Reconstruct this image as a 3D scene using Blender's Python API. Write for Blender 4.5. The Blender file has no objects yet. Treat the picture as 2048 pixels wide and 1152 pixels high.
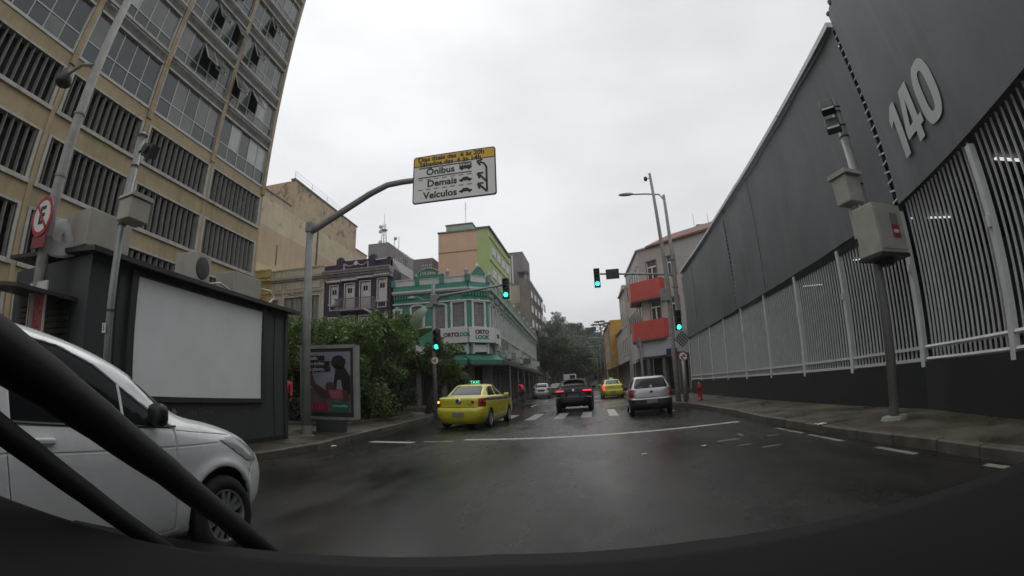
import bpy, bmesh, math, random
from mathutils import Vector, Matrix
S = bpy.context.scene
C = S.collection
R = math.radians
rnd = random.Random(7)

# ------------------------------------------------------------------ camera (wide dashcam lens), sky, sun, exposure
CAM = Vector((0, 0, 1.35))
RT, FW, UP = (Vector((0.98356148, 0.17531911, -0.04324379)), Vector((-0.16262917, 0.96412144, 0.20981327)), Vector((0.07847654, -0.19933155, 0.97678471)))
cd = bpy.data.cameras.new('dashcam'); cam = bpy.data.objects.new('dashcam', cd); C.objects.link(cam)
cam.matrix_world = Matrix(((RT.x, UP.x, -FW.x, CAM.x), (RT.y, UP.y, -FW.y, CAM.y), (RT.z, UP.z, -FW.z, CAM.z), (0, 0, 0, 1)))
cd.type = 'PANO'; cd.panorama_type = 'FISHEYE_LENS_POLYNOMIAL'
cd.sensor_width = 36; cd.sensor_height = 20.25; cd.sensor_fit = 'HORIZONTAL'
cd.fisheye_fov = R(180)
cd.fisheye_polynomial_k0 = 0; cd.fisheye_polynomial_k1 = -0.06085465; cd.fisheye_polynomial_k2 = 0
cd.fisheye_polynomial_k3 = 2.882738e-06; cd.fisheye_polynomial_k4 = 0
cd.clip_start = 0.02; cd.clip_end = 3000
S.camera = cam

def ray(px, py):
    """Direction of the sight line through a point of the 2048x1152 photograph (used to measure places)."""
    dx, dy = px - 1024, py - 576; r = math.hypot(dx, dy); th = r / 934.832 * (1 - 0.014637 * (r / 1000) ** 2)
    s = math.sin(th) / max(r, 1e-9)
    return RT * (dx * s) + FW * math.cos(th) - UP * (dy * s)
def aY(px, py, Y): d = ray(px, py); return CAM + d * (Y / d.y)
def aX(px, py, X): d = ray(px, py); return CAM + d * (X / d.x)
def aZ(px, py, z=0.0): d = ray(px, py); return CAM + d * ((z - CAM.z) / d.z)

W = bpy.data.worlds.new('World'); S.world = W; W.use_nodes = True
nt = W.node_tree; N = nt.nodes; L = nt.links
bg = N['Background']; bg.inputs['Strength'].default_value = 0.1
sky = N.new('ShaderNodeTexSky'); sky.sky_type = 'NISHITA'; sky.sun_disc = False
sky.sun_elevation = R(62); sky.sun_rotation = R(-25); sky.dust_density = 4
hs = N.new('ShaderNodeHueSaturation'); hs.inputs['Saturation'].default_value = 0.15; L.new(sky.outputs[0], hs.inputs['Color'])
tc = N.new('ShaderNodeTexCoord'); sx = N.new('ShaderNodeSeparateXYZ'); L.new(tc.outputs['Generated'], sx.inputs[0])
def mth(op, a, b=None, c=None):
    m = N.new('ShaderNodeMath'); m.operation = op
    for i, v in enumerate((a, b, c)):
        if v is None: continue
        if hasattr(v, 'is_linked'): L.new(v, m.inputs[i])
        else: m.inputs[i].default_value = v
    return m.outputs[0]
ns = N.new('ShaderNodeTexNoise'); ns.inputs['Scale'].default_value = 1.7; ns.inputs['Detail'].default_value = 5; ns.inputs['Roughness'].default_value = .5
mpp = N.new('ShaderNodeMapping'); mpp.inputs['Scale'].default_value = (1, 1, 2.2); L.new(tc.outputs['Generated'], mpp.inputs[0]); L.new(mpp.outputs[0], ns.inputs[0])
ms = N.new('ShaderNodeMapRange'); ms.inputs[1].default_value = .35; ms.inputs[2].default_value = .68; L.new(ns.outputs[0], ms.inputs[0])
# overcast dome: luminance climbs gently from the horizon to the zenith; the cloud is thinner towards the hidden sun
grad = N.new('ShaderNodeMapRange'); grad.inputs[1].default_value = 0.0; grad.inputs[2].default_value = .75
grad.inputs[3].default_value = .78; grad.inputs[4].default_value = 1.08; L.new(sx.outputs[2], grad.inputs[0])
side = N.new('ShaderNodeMapRange'); side.inputs[1].default_value = -.75; side.inputs[2].default_value = .75
side.inputs[3].default_value = 1.12; side.inputs[4].default_value = .88; L.new(sx.outputs[0], side.inputs[0])
lum = mth('MULTIPLY', mth('MULTIPLY', grad.outputs[0], side.outputs[0]), mth('MULTIPLY_ADD', ms.outputs[0], .26, .87))
cc = N.new('ShaderNodeMix'); cc.data_type = 'RGBA'; cc.blend_type = 'MULTIPLY'; cc.inputs[0].default_value = 1
cc.inputs[6].default_value = (6.9, 7.0, 7.2, 1); L.new(lum, cc.inputs[7])
mx = N.new('ShaderNodeMix'); mx.data_type = 'RGBA'; mx.inputs[0].default_value = .94
L.new(hs.outputs[0], mx.inputs[6]); L.new(cc.outputs[2], mx.inputs[7]); L.new(mx.outputs[2], bg.inputs['Color'])
sd = bpy.data.lights.new('sun', 'SUN'); sd.energy = 0.5; sd.angle = R(40); sd.color = (1, .97, .93)
so = bpy.data.objects.new('sun', sd); C.objects.link(so); so.rotation_euler = (R(28), 0, R(205))
S.view_settings.view_transform = 'Standard'; S.view_settings.look = 'None'; S.view_settings.gamma = 1
S.view_settings.exposure = 0.3; S.view_settings.use_curve_mapping = False
S.cycles.max_bounces = 6; S.cycles.diffuse_bounces = 3; S.cycles.glossy_bounces = 3; S.cycles.transparent_max_bounces = 8
S.cycles.use_denoising = True; S.cycles.sample_clamp_indirect = 4

# ------------------------------------------------------------------ materials
def mat(name, col, rough=.7, metal=0., var=.12, scale=1.5, streak=0., bump=0., bscale=25., spec=.5, emit=None, estr=0., dirt=0., dcol=(.05, .045, .035), coat=0., rvar=0.):
    m = bpy.data.materials.new(name); m.use_nodes = True; t = m.node_tree; n = t.nodes; l = t.links; b = n['Principled BSDF']
    b.inputs['Roughness'].default_value = rough; b.inputs['Metallic'].default_value = metal; b.inputs['Specular IOR Level'].default_value = spec
    b.inputs['Coat Weight'].default_value = coat
    if coat: b.inputs['Coat Roughness'].default_value = .06
    g = n.new('ShaderNodeNewGeometry')
    no = n.new('ShaderNodeTexNoise'); no.inputs['Scale'].default_value = scale; no.inputs['Detail'].default_value = 6; no.inputs['Roughness'].default_value = .6
    l.new(g.outputs['Position'], no.inputs['Vector'])
    mr = n.new('ShaderNodeMapRange'); mr.inputs[1].default_value = .3; mr.inputs[2].default_value = .7; mr.inputs[3].default_value = 1 - var; mr.inputs[4].default_value = 1 + var
    l.new(no.outputs[0], mr.inputs[0])
    mu = n.new('ShaderNodeMix'); mu.data_type = 'RGBA'; mu.blend_type = 'MULTIPLY'; mu.inputs[0].default_value = 1
    mu.inputs[6].default_value = (*col, 1); l.new(mr.outputs[0], mu.inputs[7]); out = mu.outputs[2]
    if streak:
        mp = n.new('ShaderNodeMapping'); mp.inputs['Scale'].default_value = (2.5, 2.5, .22); l.new(g.outputs['Position'], mp.inputs[0])
        n2 = n.new('ShaderNodeTexNoise'); n2.inputs['Scale'].default_value = 1; n2.inputs['Detail'].default_value = 8; n2.inputs['Roughness'].default_value = .68; l.new(mp.outputs[0], n2.inputs['Vector'])
        r2 = n.new('ShaderNodeMapRange'); r2.inputs[1].default_value = .5; r2.inputs[2].default_value = .72; r2.inputs[4].default_value = streak; l.new(n2.outputs[0], r2.inputs[0])
        m2 = n.new('ShaderNodeMix'); m2.data_type = 'RGBA'; l.new(r2.outputs[0], m2.inputs[0]); l.new(out, m2.inputs[6]); m2.inputs[7].default_value = (*dcol, 1); out = m2.outputs[2]
    if dirt:
        n3 = n.new('ShaderNodeTexNoise'); n3.inputs['Scale'].default_value = scale * .45; n3.inputs['Detail'].default_value = 9; n3.inputs['Roughness'].default_value = .7; l.new(g.outputs['Position'], n3.inputs['Vector'])
        r3 = n.new('ShaderNodeMapRange'); r3.inputs[1].default_value = .52; r3.inputs[2].default_value = .66; r3.inputs[4].default_value = dirt; l.new(n3.outputs[0], r3.inputs[0])
        m3 = n.new('ShaderNodeMix'); m3.data_type = 'RGBA'; l.new(r3.outputs[0], m3.inputs[0]); l.new(out, m3.inputs[6]); m3.inputs[7].default_value = (*dcol, 1); out = m3.outputs[2]
    l.new(out, b.inputs['Base Color'])
    if rvar:
        rr = n.new('ShaderNodeMapRange'); rr.inputs[1].default_value = .35; rr.inputs[2].default_value = .65; rr.inputs[3].default_value = max(.02, rough - rvar); rr.inputs[4].default_value = min(1, rough + rvar)
        l.new(no.outputs[0], rr.inputs[0]); l.new(rr.outputs[0], b.inputs['Roughness'])
    if bump:
        nb = n.new('ShaderNodeTexNoise'); nb.inputs['Scale'].default_value = bscale; nb.inputs['Detail'].default_value = 4; l.new(g.outputs['Position'], nb.inputs['Vector'])
        bu = n.new('ShaderNodeBump'); bu.inputs['Strength'].default_value = bump; bu.inputs['Distance'].default_value = .02; l.new(nb.outputs[0], bu.inputs['Height']); l.new(bu.outputs[0], b.inputs['Normal'])
    if emit:
        b.inputs['Emission Color'].default_value = (*emit, 1); b.inputs['Emission Strength'].default_value = estr
    return m

class MB:
    """Collects shapes in one bmesh and links them as ONE mesh object."""
    def __init__(s): s.bm = bmesh.new()
    def quad(s, *p, mi=0):
        f = s.bm.faces.new([s.bm.verts.new(q) for q in p]); f.material_index = mi; return s
    def box(s, c, d, rz=0., bev=0., m=None):
        r = bmesh.ops.create_cube(s.bm, size=1)
        v = r['verts']
        bmesh.ops.scale(s.bm, vec=d, verts=v)
        if bev:
            e = list({e for q in v for e in q.link_edges})
            b = bmesh.ops.bevel(s.bm, geom=e, offset=bev, segments=2, affect='EDGES', profile=.5); v = list({q for f in b['faces'] for q in f.verts} | {q for q in v if q.is_valid})
        M_ = Matrix.Translation(c) @ (m if m is not None else Matrix.Rotation(rz, 4, 'Z'))
        bmesh.ops.transform(s.bm, matrix=M_, verts=v); return s
    def b2(s, x0, x1, y0, y1, z0, z1, bev=0.):
        return s.box(((x0 + x1) / 2, (y0 + y1) / 2, (z0 + z1) / 2), (abs(x1 - x0), abs(y1 - y0), abs(z1 - z0)), bev=bev)
    def tube(s, pts, r, n=10, cap=True):
        pts = [Vector(p) for p in pts]; rs = r if isinstance(r, (list, tuple)) else [r] * len(pts)
        rings = []; prev = None
        for i, p in enumerate(pts):
            d = (pts[min(i + 1, len(pts) - 1)] - pts[max(i - 1, 0)]).normalized()
            if prev is None: prev = Vector((1, 0, 0)) if abs(d.x) < .9 else Vector((0, 1, 0))
            a = (prev - d * prev.dot(d)).normalized(); prev = a; b = d.cross(a)
            rings.append([s.bm.verts.new(p + (a * math.cos(t) + b * math.sin(t)) * rs[i]) for t in [2 * math.pi * k / n for k in range(n)]])
        for u, v in zip(rings, rings[1:]):
            for k in range(n): s.bm.faces.new((u[k], u[(k + 1) % n], v[(k + 1) % n], v[k]))
        if cap: s.bm.faces.new(rings[0][::-1]); s.bm.faces.new(rings[-1])
        return s
    def prism(s, pts, ax, a, b):
        """2-D outline PTS extruded along axis AX from a to b (x: pts are (y,z); y: (x,z); z: (x,y))."""
        f = {'x': lambda p, t: (t, p[0], p[1]), 'y': lambda p, t: (p[0], t, p[1]), 'z': lambda p, t: (p[0], p[1], t)}[ax]
        A = [s.bm.verts.new(f(p, a)) for p in pts]; B = [s.bm.verts.new(f(p, b)) for p in pts]; n = len(pts)
        s.bm.faces.new(A[::-1]); s.bm.faces.new(B)
        for k in range(n): s.bm.faces.new((A[k], A[(k + 1) % n], B[(k + 1) % n], B[k]))
        return s
    def lathe(s, prof, o=(0, 0, 0), ax='z', n=16, cap=True):
        o = Vector(o); rings = []
        for r, h in prof:
            ring = []
            for k in range(n):
                t = 2 * math.pi * k / n; a, b = r * math.cos(t), r * math.sin(t)
                ring.append(s.bm.verts.new(o + Vector({'z': (a, b, h), 'y': (a, h, b), 'x': (h, a, b)}[ax])))
            rings.append(ring)
        for u, v in zip(rings, rings[1:]):
            for k in range(n): s.bm.faces.new((u[k], u[(k + 1) % n], v[(k + 1) % n], v[k]))
        if cap and prof[0][0] > 1e-4: s.bm.faces.new(rings[0][::-1])
        if cap and prof[-1][0] > 1e-4: s.bm.faces.new(rings[-1])
        return s
    def ball(s, c, r, n=10):
        q = bmesh.ops.create_uvsphere(s.bm, u_segments=n, v_segments=max(4, n * 2 // 3), radius=1)['verts']
        rr = r if isinstance(r, (tuple, list, Vector)) else (r, r, r)
        bmesh.ops.transform(s.bm, matrix=Matrix.Translation(c) @ Matrix.Diagonal((*rr, 1)), verts=q); return s
    def holes(s, x0, x1, z0, z1, hs, y=0., depth=.22):
        """A wall face at local y with rectangular openings and their reveals."""
        xs = sorted({x0, x1, *[h[0] for h in hs], *[h[1] for h in hs]}); zs = sorted({z0, z1, *[h[2] for h in hs], *[h[3] for h in hs]})
        xs = [x for x in xs if x0 <= x <= x1]; zs = [z for z in zs if z0 <= z <= z1]
        for i in range(len(xs) - 1):
            for j in range(len(zs) - 1):
                cx, cz = (xs[i] + xs[i + 1]) / 2, (zs[j] + zs[j + 1]) / 2
                if any(h[0] < cx < h[1] and h[2] < cz < h[3] for h in hs): continue
                s.quad((xs[i], y, zs[j]), (xs[i + 1], y, zs[j]), (xs[i + 1], y, zs[j + 1]), (xs[i], y, zs[j + 1]))
        for a, b, c, d in hs:
            e = y + depth
            s.quad((a, y, c), (a, e, c), (b, e, c), (b, y, c)); s.quad((a, y, d), (b, y, d), (b, e, d), (a, e, d))
            s.quad((a, y, c), (a, y, d), (a, e, d), (a, e, c)); s.quad((b, y, c), (b, e, c), (b, e, d), (b, y, d))
        return s
    def mesh(s, name, mt=None, smooth=False, weld=False):
        if weld: bmesh.ops.remove_doubles(s.bm, verts=s.bm.verts, dist=1e-4)
        bmesh.ops.recalc_face_normals(s.bm, faces=s.bm.faces)
        me = bpy.data.meshes.new(name); s.bm.to_mesh(me); s.bm.free()
        for m_ in (mt if isinstance(mt, (list, tuple)) else [mt]):
            if m_: me.materials.append(m_)
        if smooth: me.polygons.foreach_set('use_smooth', [True] * len(me.polygons))
        return me
    def outs(s, name, mt=None, parent=None, smooth=False):
        """Links every loose piece as an object of its own, all under one plain name."""
        bm = s.bm; seen = set(); res = []
        for v0 in list(bm.verts):
            if v0 in seen: continue
            st, isl = [v0], []; seen.add(v0)
            while st:
                v = st.pop(); isl.append(v)
                for e in v.link_edges:
                    w = e.other_vert(v)
                    if w not in seen: seen.add(w); st.append(w)
            q = MB(); mp = {v: q.bm.verts.new(v.co) for v in isl}
            for f in {f for v in isl for f in v.link_faces}: q.bm.faces.new([mp[v] for v in f.verts])
            res.append(q.out(name, mt, parent, smooth))
        bm.free(); return res
    def out(s, name, mt=None, parent=None, smooth=False, loc=None, rz=0., weld=False):
        return link(name, s.mesh(name, mt, smooth, weld), parent, loc, rz)

def link(name, me, parent=None, loc=None, rz=0., rot=None, sc=None):
    o = bpy.data.objects.new(name, me); C.objects.link(o)
    if parent: o.parent = parent
    if loc is not None: o.location = loc
    if rz: o.rotation_euler = (0, 0, rz)
    if rot is not None: o.rotation_euler = rot
    if sc is not None: o.scale = sc
    return o
def tag(o, label=None, cat=None, group=None, kind=None):
    for k, v in (('label', label), ('category', cat), ('group', group), ('kind', kind)):
        if v: o[k] = v
    return o
def thing(name, label, cat, loc=(0, 0, 0), rz=0., group=None):
    o = bpy.data.objects.new(name, None); C.objects.link(o); o.location = loc; o.rotation_euler = (0, 0, rz); o.empty_display_size = .2
    return tag(o, label, cat, group)
KIDS = {}
def copy_tree(o, parent=None):
    c = o.copy(); C.objects.link(c)
    if parent: c.parent = parent
    for ch in list(o.children): copy_tree(ch, c)
    return c
def text(name, s, size, mt, parent, loc, rot, ext=.004, sx=1., align='CENTER', bold=0.):
    cu = bpy.data.curves.new(name, 'FONT'); cu.body = s; cu.size = size; cu.extrude = ext; cu.align_x = align; cu.align_y = 'CENTER'; cu.offset = bold
    cu.resolution_u = 3; cu.materials.append(mt)
    t = bpy.data.objects.new('t', cu); C.objects.link(t); bpy.context.view_layer.update()
    me = bpy.data.meshes.new_from_object(t.evaluated_get(bpy.context.evaluated_depsgraph_get())); bpy.data.objects.remove(t); bpy.data.curves.remove(cu); me.name = name
    return link(name, me, parent, loc, rot=rot, sc=(sx, 1, 1))
FRONT = (R(90), 0, 0)     # lettering that faces local -Y

M = {}
M['asphalt'] = None
M['stone'] = mat('paving stone', (.06, .054, .035), .42, var=.5, scale=1.1, bump=.5, bscale=30, dirt=.5, dcol=(.05, .045, .035), rvar=.2)
M['kerb'] = mat('kerb granite', (.085, .08, .066), .5, var=.4, scale=3, bump=.3, bscale=40, dirt=.6, dcol=(.06, .055, .045))
M['paint'] = mat('road paint', (.36, .36, .33), .4, var=.35, scale=6, dirt=.85, dcol=(.1, .1, .095), bump=.3, bscale=60)
M['steel'] = mat('galvanised steel', (.26, .27, .265), .5, metal=.3, var=.15, scale=4, streak=.3, dcol=(.12, .11, .1))
M['greysteel'] = mat('painted grey steel', (.25, .255, .245), .5, var=.2, scale=3, streak=.35, dcol=(.09, .085, .075))
M['concrete'] = mat('pole concrete', (.3, .295, .28), .8, var=.2, scale=5, streak=.3, dcol=(.15, .14, .12), bump=.2)
M['black'] = mat('black plastic', (.014, .014, .015), .5, var=.1)
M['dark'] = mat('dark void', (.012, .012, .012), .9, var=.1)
M['rubber'] = mat('tyre rubber', (.018, .018, .018), .8, var=.2, scale=8)
M['glass'] = mat('tinted glass', (.018, .02, .021), .04, var=.1, spec=.6)
M['cglass'] = mat('car glass', (.012, .015, .015), .07, var=.1, spec=.16)
M['chrome'] = mat('bright metal', (.6, .6, .6), .2, metal=1)
M['rim'] = mat('wheel alloy', (.42, .43, .44), .35, metal=.7, var=.1)
M['red'] = mat('red lens', (.28, .012, .012), .15, var=.1, spec=.6)
M['redlit'] = mat('red lens lit', (.5, .02, .02), .2, emit=(1, .03, .07), estr=1.3)
M['amberlit'] = mat('amber lamp lit', (.8, .3, .02), .2, emit=(1, .42, .02), estr=3)
M['lens'] = mat('clear lens', (.28, .3, .3), .08, var=.1, spec=.8)
M['white'] = mat('white gloss paint', (.74, .75, .75), .35, var=.05, scale=3, coat=.5)
M['plate'] = mat('number plate', (.2, .2, .21), .5, var=.05)
M['green'] = mat('green lamp lit', (.1, .6, .4), .3, emit=(.03, 1, .62), estr=2.6)
M['wleaf'] = None
# ------------------------------------------------------------------ ground, road, pavements
def asphalt():
    m = bpy.data.materials.new('wet asphalt'); m.use_nodes = True; t = m.node_tree; n = t.nodes; l = t.links; b = n['Principled BSDF']
    g = n.new('ShaderNodeNewGeometry')
    def noise(sc, det, mp=(1, 1, 1), ro=.6):
        q = n.new('ShaderNodeMapping'); q.inputs['Scale'].default_value = mp; l.new(g.outputs['Position'], q.inputs[0])
        x = n.new('ShaderNodeTexNoise'); x.inputs['Scale'].default_value = sc; x.inputs['Detail'].default_value = det; x.inputs['Roughness'].default_value = ro; l.new(q.outputs[0], x.inputs['Vector']); return x.outputs[0]
    def mrn(v, a, b_, c, d):
        x = n.new('ShaderNodeMapRange'); x.inputs[1].default_value = a; x.inputs[2].default_value = b_; x.inputs[3].default_value = c; x.inputs[4].default_value = d; l.new(v, x.inputs[0]); return x.outputs[0]
    big = noise(.35, 4, (1, .35, 1)); fine = noise(38, 5, (1, 1, 1), .75); med = noise(1.5, 9, (1, .4, 1), .72)
    col = n.new('ShaderNodeMix'); col.data_type = 'RGBA'; col.inputs[6].default_value = (.005, .0048, .004, 1); col.inputs[7].default_value = (.026, .024, .019, 1)
    l.new(mrn(med, .38, .66, 0, 1), col.inputs[0])
    c2 = n.new('ShaderNodeMix'); c2.data_type = 'RGBA'; c2.blend_type = 'MULTIPLY'; c2.inputs[0].default_value = 1; l.new(col.outputs[2], c2.inputs[6]); l.new(mrn(fine, .3, .7, .72, 1.3), c2.inputs[7])
    l.new(c2.outputs[2], b.inputs['Base Color'])
    # water film: patches that are smoother than the grain around them
    ad = n.new('ShaderNodeMath'); ad.operation = 'ADD'; l.new(mrn(big,   .38, .62, .2, 0), ad.inputs[0]); l.new(mrn(med, .3, .7, .2, .08), ad.inputs[1])
    l.new(ad.outputs[0], b.inputs['Roughness']); b.inputs['Specular IOR Level'].default_value = .3
    bu = n.new('ShaderNodeBump'); bu.inputs['Distance'].default_value = .012; l.new(mrn(big, .38, .62, .75, .2), bu.inputs['Strength'])
    l.new(fine, bu.inputs['Height']); l.new(bu.outputs[0], b.inputs['Normal'])
    return m
M['asphalt'] = asphalt()
M['earth'] = mat('far ground', (.06, .06, .05), .9, var=.3, scale=.1)
tag(MB().b2(-700, 700, -300, 1200, -.4, -.03).out('ground', M['earth']), kind='structure')
road = tag(MB().quad((-60, -40, 0), (60, -40, 0), (60, 175, 0), (-60, 175, 0)).out('road', M['asphalt']), kind='structure')

def strip(pts, w, z0, z1):
    """Kerb stones along a polyline: one short block per metre or so."""
    return pts
def pavement(name, poly, h=.14, mt=None):
    mb = MB(); mb.prism(poly, 'z', -.02, h); return tag(mb.out(name, mt or M['stone']), kind='structure')
def kerb_stones(parent, pts, h=.152, w=.16, step=1.0, maxn=60, near=None):
    k = 0; carry = 0; base = None
    for p, q in zip(pts, pts[1:]):
        p, q = Vector((*p, 0)), Vector((*q, 0)); d = (q - p); ln = d.length; nseg = max(1, round(ln / step)); a = math.atan2(d.y, d.x)
        for i in range(nseg):
            c = p + d * ((i + .5) / nseg); sl = ln / nseg - .012
            if base is None:
                base = MB().box((0, 0, h / 2 - .01), (1, w, h + .02), bev=.018).mesh('kerb_stone', M['kerb'])
            o = link('kerb_stone', base, parent, (c.x + rnd.uniform(-.008, .008), c.y, rnd.uniform(-.008, .006)), rot=(rnd.uniform(-.015, .015), rnd.uniform(-.006, .006), a + rnd.uniform(-.008, .008)), sc=(sl, 1, 1)); k += 1
KR = [(3.2, -12), (3.9, -2), (4.3, 2.5), (4.36, 5), (4.27, 8), (4.2, 11), (4.3, 14.5), (4.15, 19), (3.72, 22), (3.55, 26), (4.2, 29.3), (6, 30.6), (12, 31.2), (40, 31.6)]
pr = pavement('pavement', [*KR, (40, 20), (14, -12)])
kerb_stones(pr, KR)
KL = [(-6.1, -12), (-6.1, 8.9), (-6.2, 9.8), (-6.42, 11.1), (-6.66, 13.5), (-7.05, 16.1), (-7.25, 19.1), (-7.6, 21.4), (-8.3, 22.7), (-9.8, 23.4), (-14, 23.6), (-50, 23.6)]
pl = pavement('pavement', [*KL, (-50, -12)][::-1])
kerb_stones(pl, KL)
KF = [(-50, 30.6), (-14, 30.6), (-9, 30.9), (-7.8, 31.6), (-7.2, 33), (-7.25, 40), (-8.2, 62), (-9.6, 92)]
pf = pavement('pavement', [*KF, (-12, 92), (-50, 60)])
kerb_stones(pf, KF[1:], maxn=60)
KG = [(40, 40.2), (6.2, 40.2), (4.0, 40.8), (3.1, 42), (3.0, 46), (1.7, 72), (.4, 100)]
pg = pavement('pavement', [*KG, (6, 100), (40, 60)][::-1])
kerb_stones(pg, KG[1:])
# planter in the square on the left, with a low kerb of its own
pe = tag(MB().prism([(-13.5, 13.2), (-8.35, 13.6), (-8.1, 19.5), (-8.8, 21.6), (-13.5, 22)], 'z', .1, .2).out('planting_bed', mat('wet soil', (.035, .028, .02), .9, var=.4, scale=4, bump=.8)), kind='structure')
kerb_stones(pe, [(-13.5, 13.2), (-8.35, 13.6), (-8.1, 19.5), (-8.8, 21.6), (-13.5, 22)], h=.26, w=.14)

# painted markings
def stripe(name, poly, z=.004, lab=None):
    o = MB().prism(poly, 'z', .001, z).out(name, M['paint'], road)
    if lab: o['label'] = lab
    return o
M['dimpaint'] = mat('thin worn paint', (.2, .2, .185), .4, var=.4, scale=7, dirt=.9, dcol=(.045, .044, .04))
def stripe_w(name, poly): return MB().prism(poly, 'z', .001, .004).out(name, M['dimpaint'], road)
stripe('stop_line', [(-3.42, 11.72), (3.72, 12.0), (3.72, 12.3), (-3.42, 12.0)])
stripe('stop_line', [(-5.75, 10.9), (-4.6, 10.95), (-4.55, 11.28), (-5.7, 11.2)])
stripe('stop_line', [(-4.35, 11.25), (-3.6, 11.5), (-3.6, 11.58), (-4.35, 11.36)])
for i, x in enumerate((-6.3, -5.2, -4.0, -2.85, -1.7, -.62, .5, 1.6, 2.7)):
    (stripe if i == 6 else stripe_w)('crosswalk_stripe', [(x, 18.3), (x + .42, 18.3), (x + .42, 21.9), (x, 21.9)] if i != 6 else [(.5, 18.4), (.86, 18.3), (.86, 22.7), (.5, 22.8)])
for a, b in ((9.9, 8.6), (8.3, 7.05), (6.1, 5.15), (3.9, 2.6)):
    x = 3.9 + (10 - a) * .03; x2 = 3.9 + (10 - b) * .03
    stripe_w('lane_dash', [(x - .05, a), (x + .05, a), (x2 + .05, b), (x2 - .05, b)][::-1])
for y in (26, 34, 42, 52):
    stripe('lane_dash', [(-.9, y), (-.78, y), (-.82, y + 3), (-.94, y + 3)])
for y in (30, 38, 47):
    stripe('lane_dash', [(-4.2, y), (-4.08, y), (-4.14, y + 3), (-4.26, y + 3)])
M['patch_'] = mat('worn paint remains', (.13, .11, .095), .5, var=.5, scale=5, dirt=.85, dcol=(.035, .033, .03))
for x, y, w, h in ((2.3, 9.0, .5, .16), (2.45, 8.2, .35, .12), (2.9, 9.4, .12, .5), (2.75, 7.7, .4, .1), (3.3, 8.9, .3, .1)):
    tag(MB().prism([(x, y), (x + w, y + .02), (x + w * .9, y + h), (x + .06, y + h * .9)], 'z', .001, .0035).out('worn_marking', M['patch_'], road))
# litter by the kerbs
M['paper'] = mat('wet paper', (.6, .6, .58), .7, var=.1)
def scrap(loc, s, lab, seed):
    q = random.Random(seed); mb = MB(); n = 5; g = [[mb.bm.verts.new((i / n - .5 + q.uniform(-.06, .06), j / n - .5 + q.uniform(-.06, .06), .05 + q.uniform(0, .28))) for j in range(n + 1)] for i in range(n + 1)]
    for i in range(n):
        for j in range(n): mb.bm.faces.new((g[i][j], g[i + 1][j], g[i + 1][j + 1], g[i][j + 1]))
    bmesh.ops.scale(mb.bm, vec=(s, s * .7, s * .5), verts=mb.bm.verts)
    o = mb.out('litter', M['paper'], loc=loc); o.rotation_euler = (0, 0, q.uniform(0, 6)); tag(o, lab, 'litter', 'scraps of litter in the gutters')
p = aZ(1642, 849, .15); scrap((p.x, p.y, .15), .2, 'crumpled white paper scrap on the kerb edge by the grey building', 1)
p = aZ(578, 894); scrap((p.x, p.y, .005), .16, 'white paper scrap lying on the road before the gantry post', 2)
p = aZ(611, 899); scrap((p.x, p.y, .005), .09, 'tiny white scrap nearest the gantry post kerb corner', 3)
p = aZ(667, 893); scrap((p.x, p.y, .005), .16, 'white plastic scrap on the road below the advertising panel', 4)
p = aZ(1408, 893); scrap((p.x, p.y, .005), .12, 'white scrap in the lane behind the silver hatchback', 5)
p = aZ(1289, 909); scrap((p.x, p.y, .005), .09, 'small pale scrap on wet asphalt before the silver hatchback', 6)
# ------------------------------------------------------------------ grey clad building with white fence, right
FX = 6.3
M['clad'] = mat('grey stretched cladding', (.1, .112, .118), .55, var=.2, scale=.6, streak=.55, dcol=(.16, .17, .175), bump=.12, bscale=2.2, dirt=.3)
M['dado'] = mat('black dado wall', (.012, .015, .0145), .55, var=.25, scale=1.4, streak=.3, dcol=(.022, .022, .02))
M['fencew'] = mat('white fence paint', (.56, .575, .565), .5, var=.1, scale=3, streak=.2, dcol=(.25, .25, .23))
M['trimmetal'] = mat('pale roof trim', (.42, .43, .44), .4, metal=.4, var=.1)
M['lacing'] = mat('lacing tape', (.5, .51, .52), .6)
M['inside'] = mat('dim green hall wall', (.3, .33, .3), .8, var=.25, scale=.6, streak=.3, dcol=(.07, .08, .07))
M['insidef'] = mat('hall ceiling', (.18, .185, .18), .8, var=.15)
M['tube'] = mat('fluorescent tube lit', (.8, .8, .8), .4, emit=(.95, 1, 1), estr=.6)
Y0, Y1 = 7.6, 30.4
b = thing('grey_building', 'long dark grey clad building with white bar fence and number 140', 'building', (FX, Y0, 0), 0)
# local: origin at the bend; +y along the street; second wing swings towards the camera
A2 = R(12); W2 = 15.0
def wing(y): return (-math.sin(A2) * y, -math.cos(A2) * y)
LEN = Y1 - Y0
ZB, ZT = 4.0, 8.42
panels = [(0.05, 11.75), (11.85, LEN)]
for a, c in panels:
    mb = MB(); n = 14
    g = [[mb.bm.verts.new((-.02 + .018 * math.sin(i * 1.7 + j), a + (c - a) * i / n, ZB - .012 * (a + (c - a) * i / n) + (ZT - .018 * (a + (c - a) * i / n) - ZB) * j / 6)) for j in range(7)] for i in range(n + 1)]
    for i in range(n):
        for j in range(6): mb.bm.faces.new((g[i][j], g[i][j + 1], g[i + 1][j + 1], g[i + 1][j]))
    mb.b2(.03, .3, a, c, ZB - .25, ZT - .5)
    mb.out('cladding_panel', M['clad'], b, smooth=True)
    seam = MB().b2(-.006, .004, -.006, .006, 0, 1).mesh('sheet_joint', M['dado'])
    k = (a + c) / 2 + 2.2; link('sheet_joint', seam, b, (-.03, k, ZB - .012 * k + .02), sc=(1, .5, ZT - ZB - .1))
mb = MB(); n = 12; m_ = 8
g = [[None] * (m_ + 1) for _ in range(n + 1)]
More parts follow.
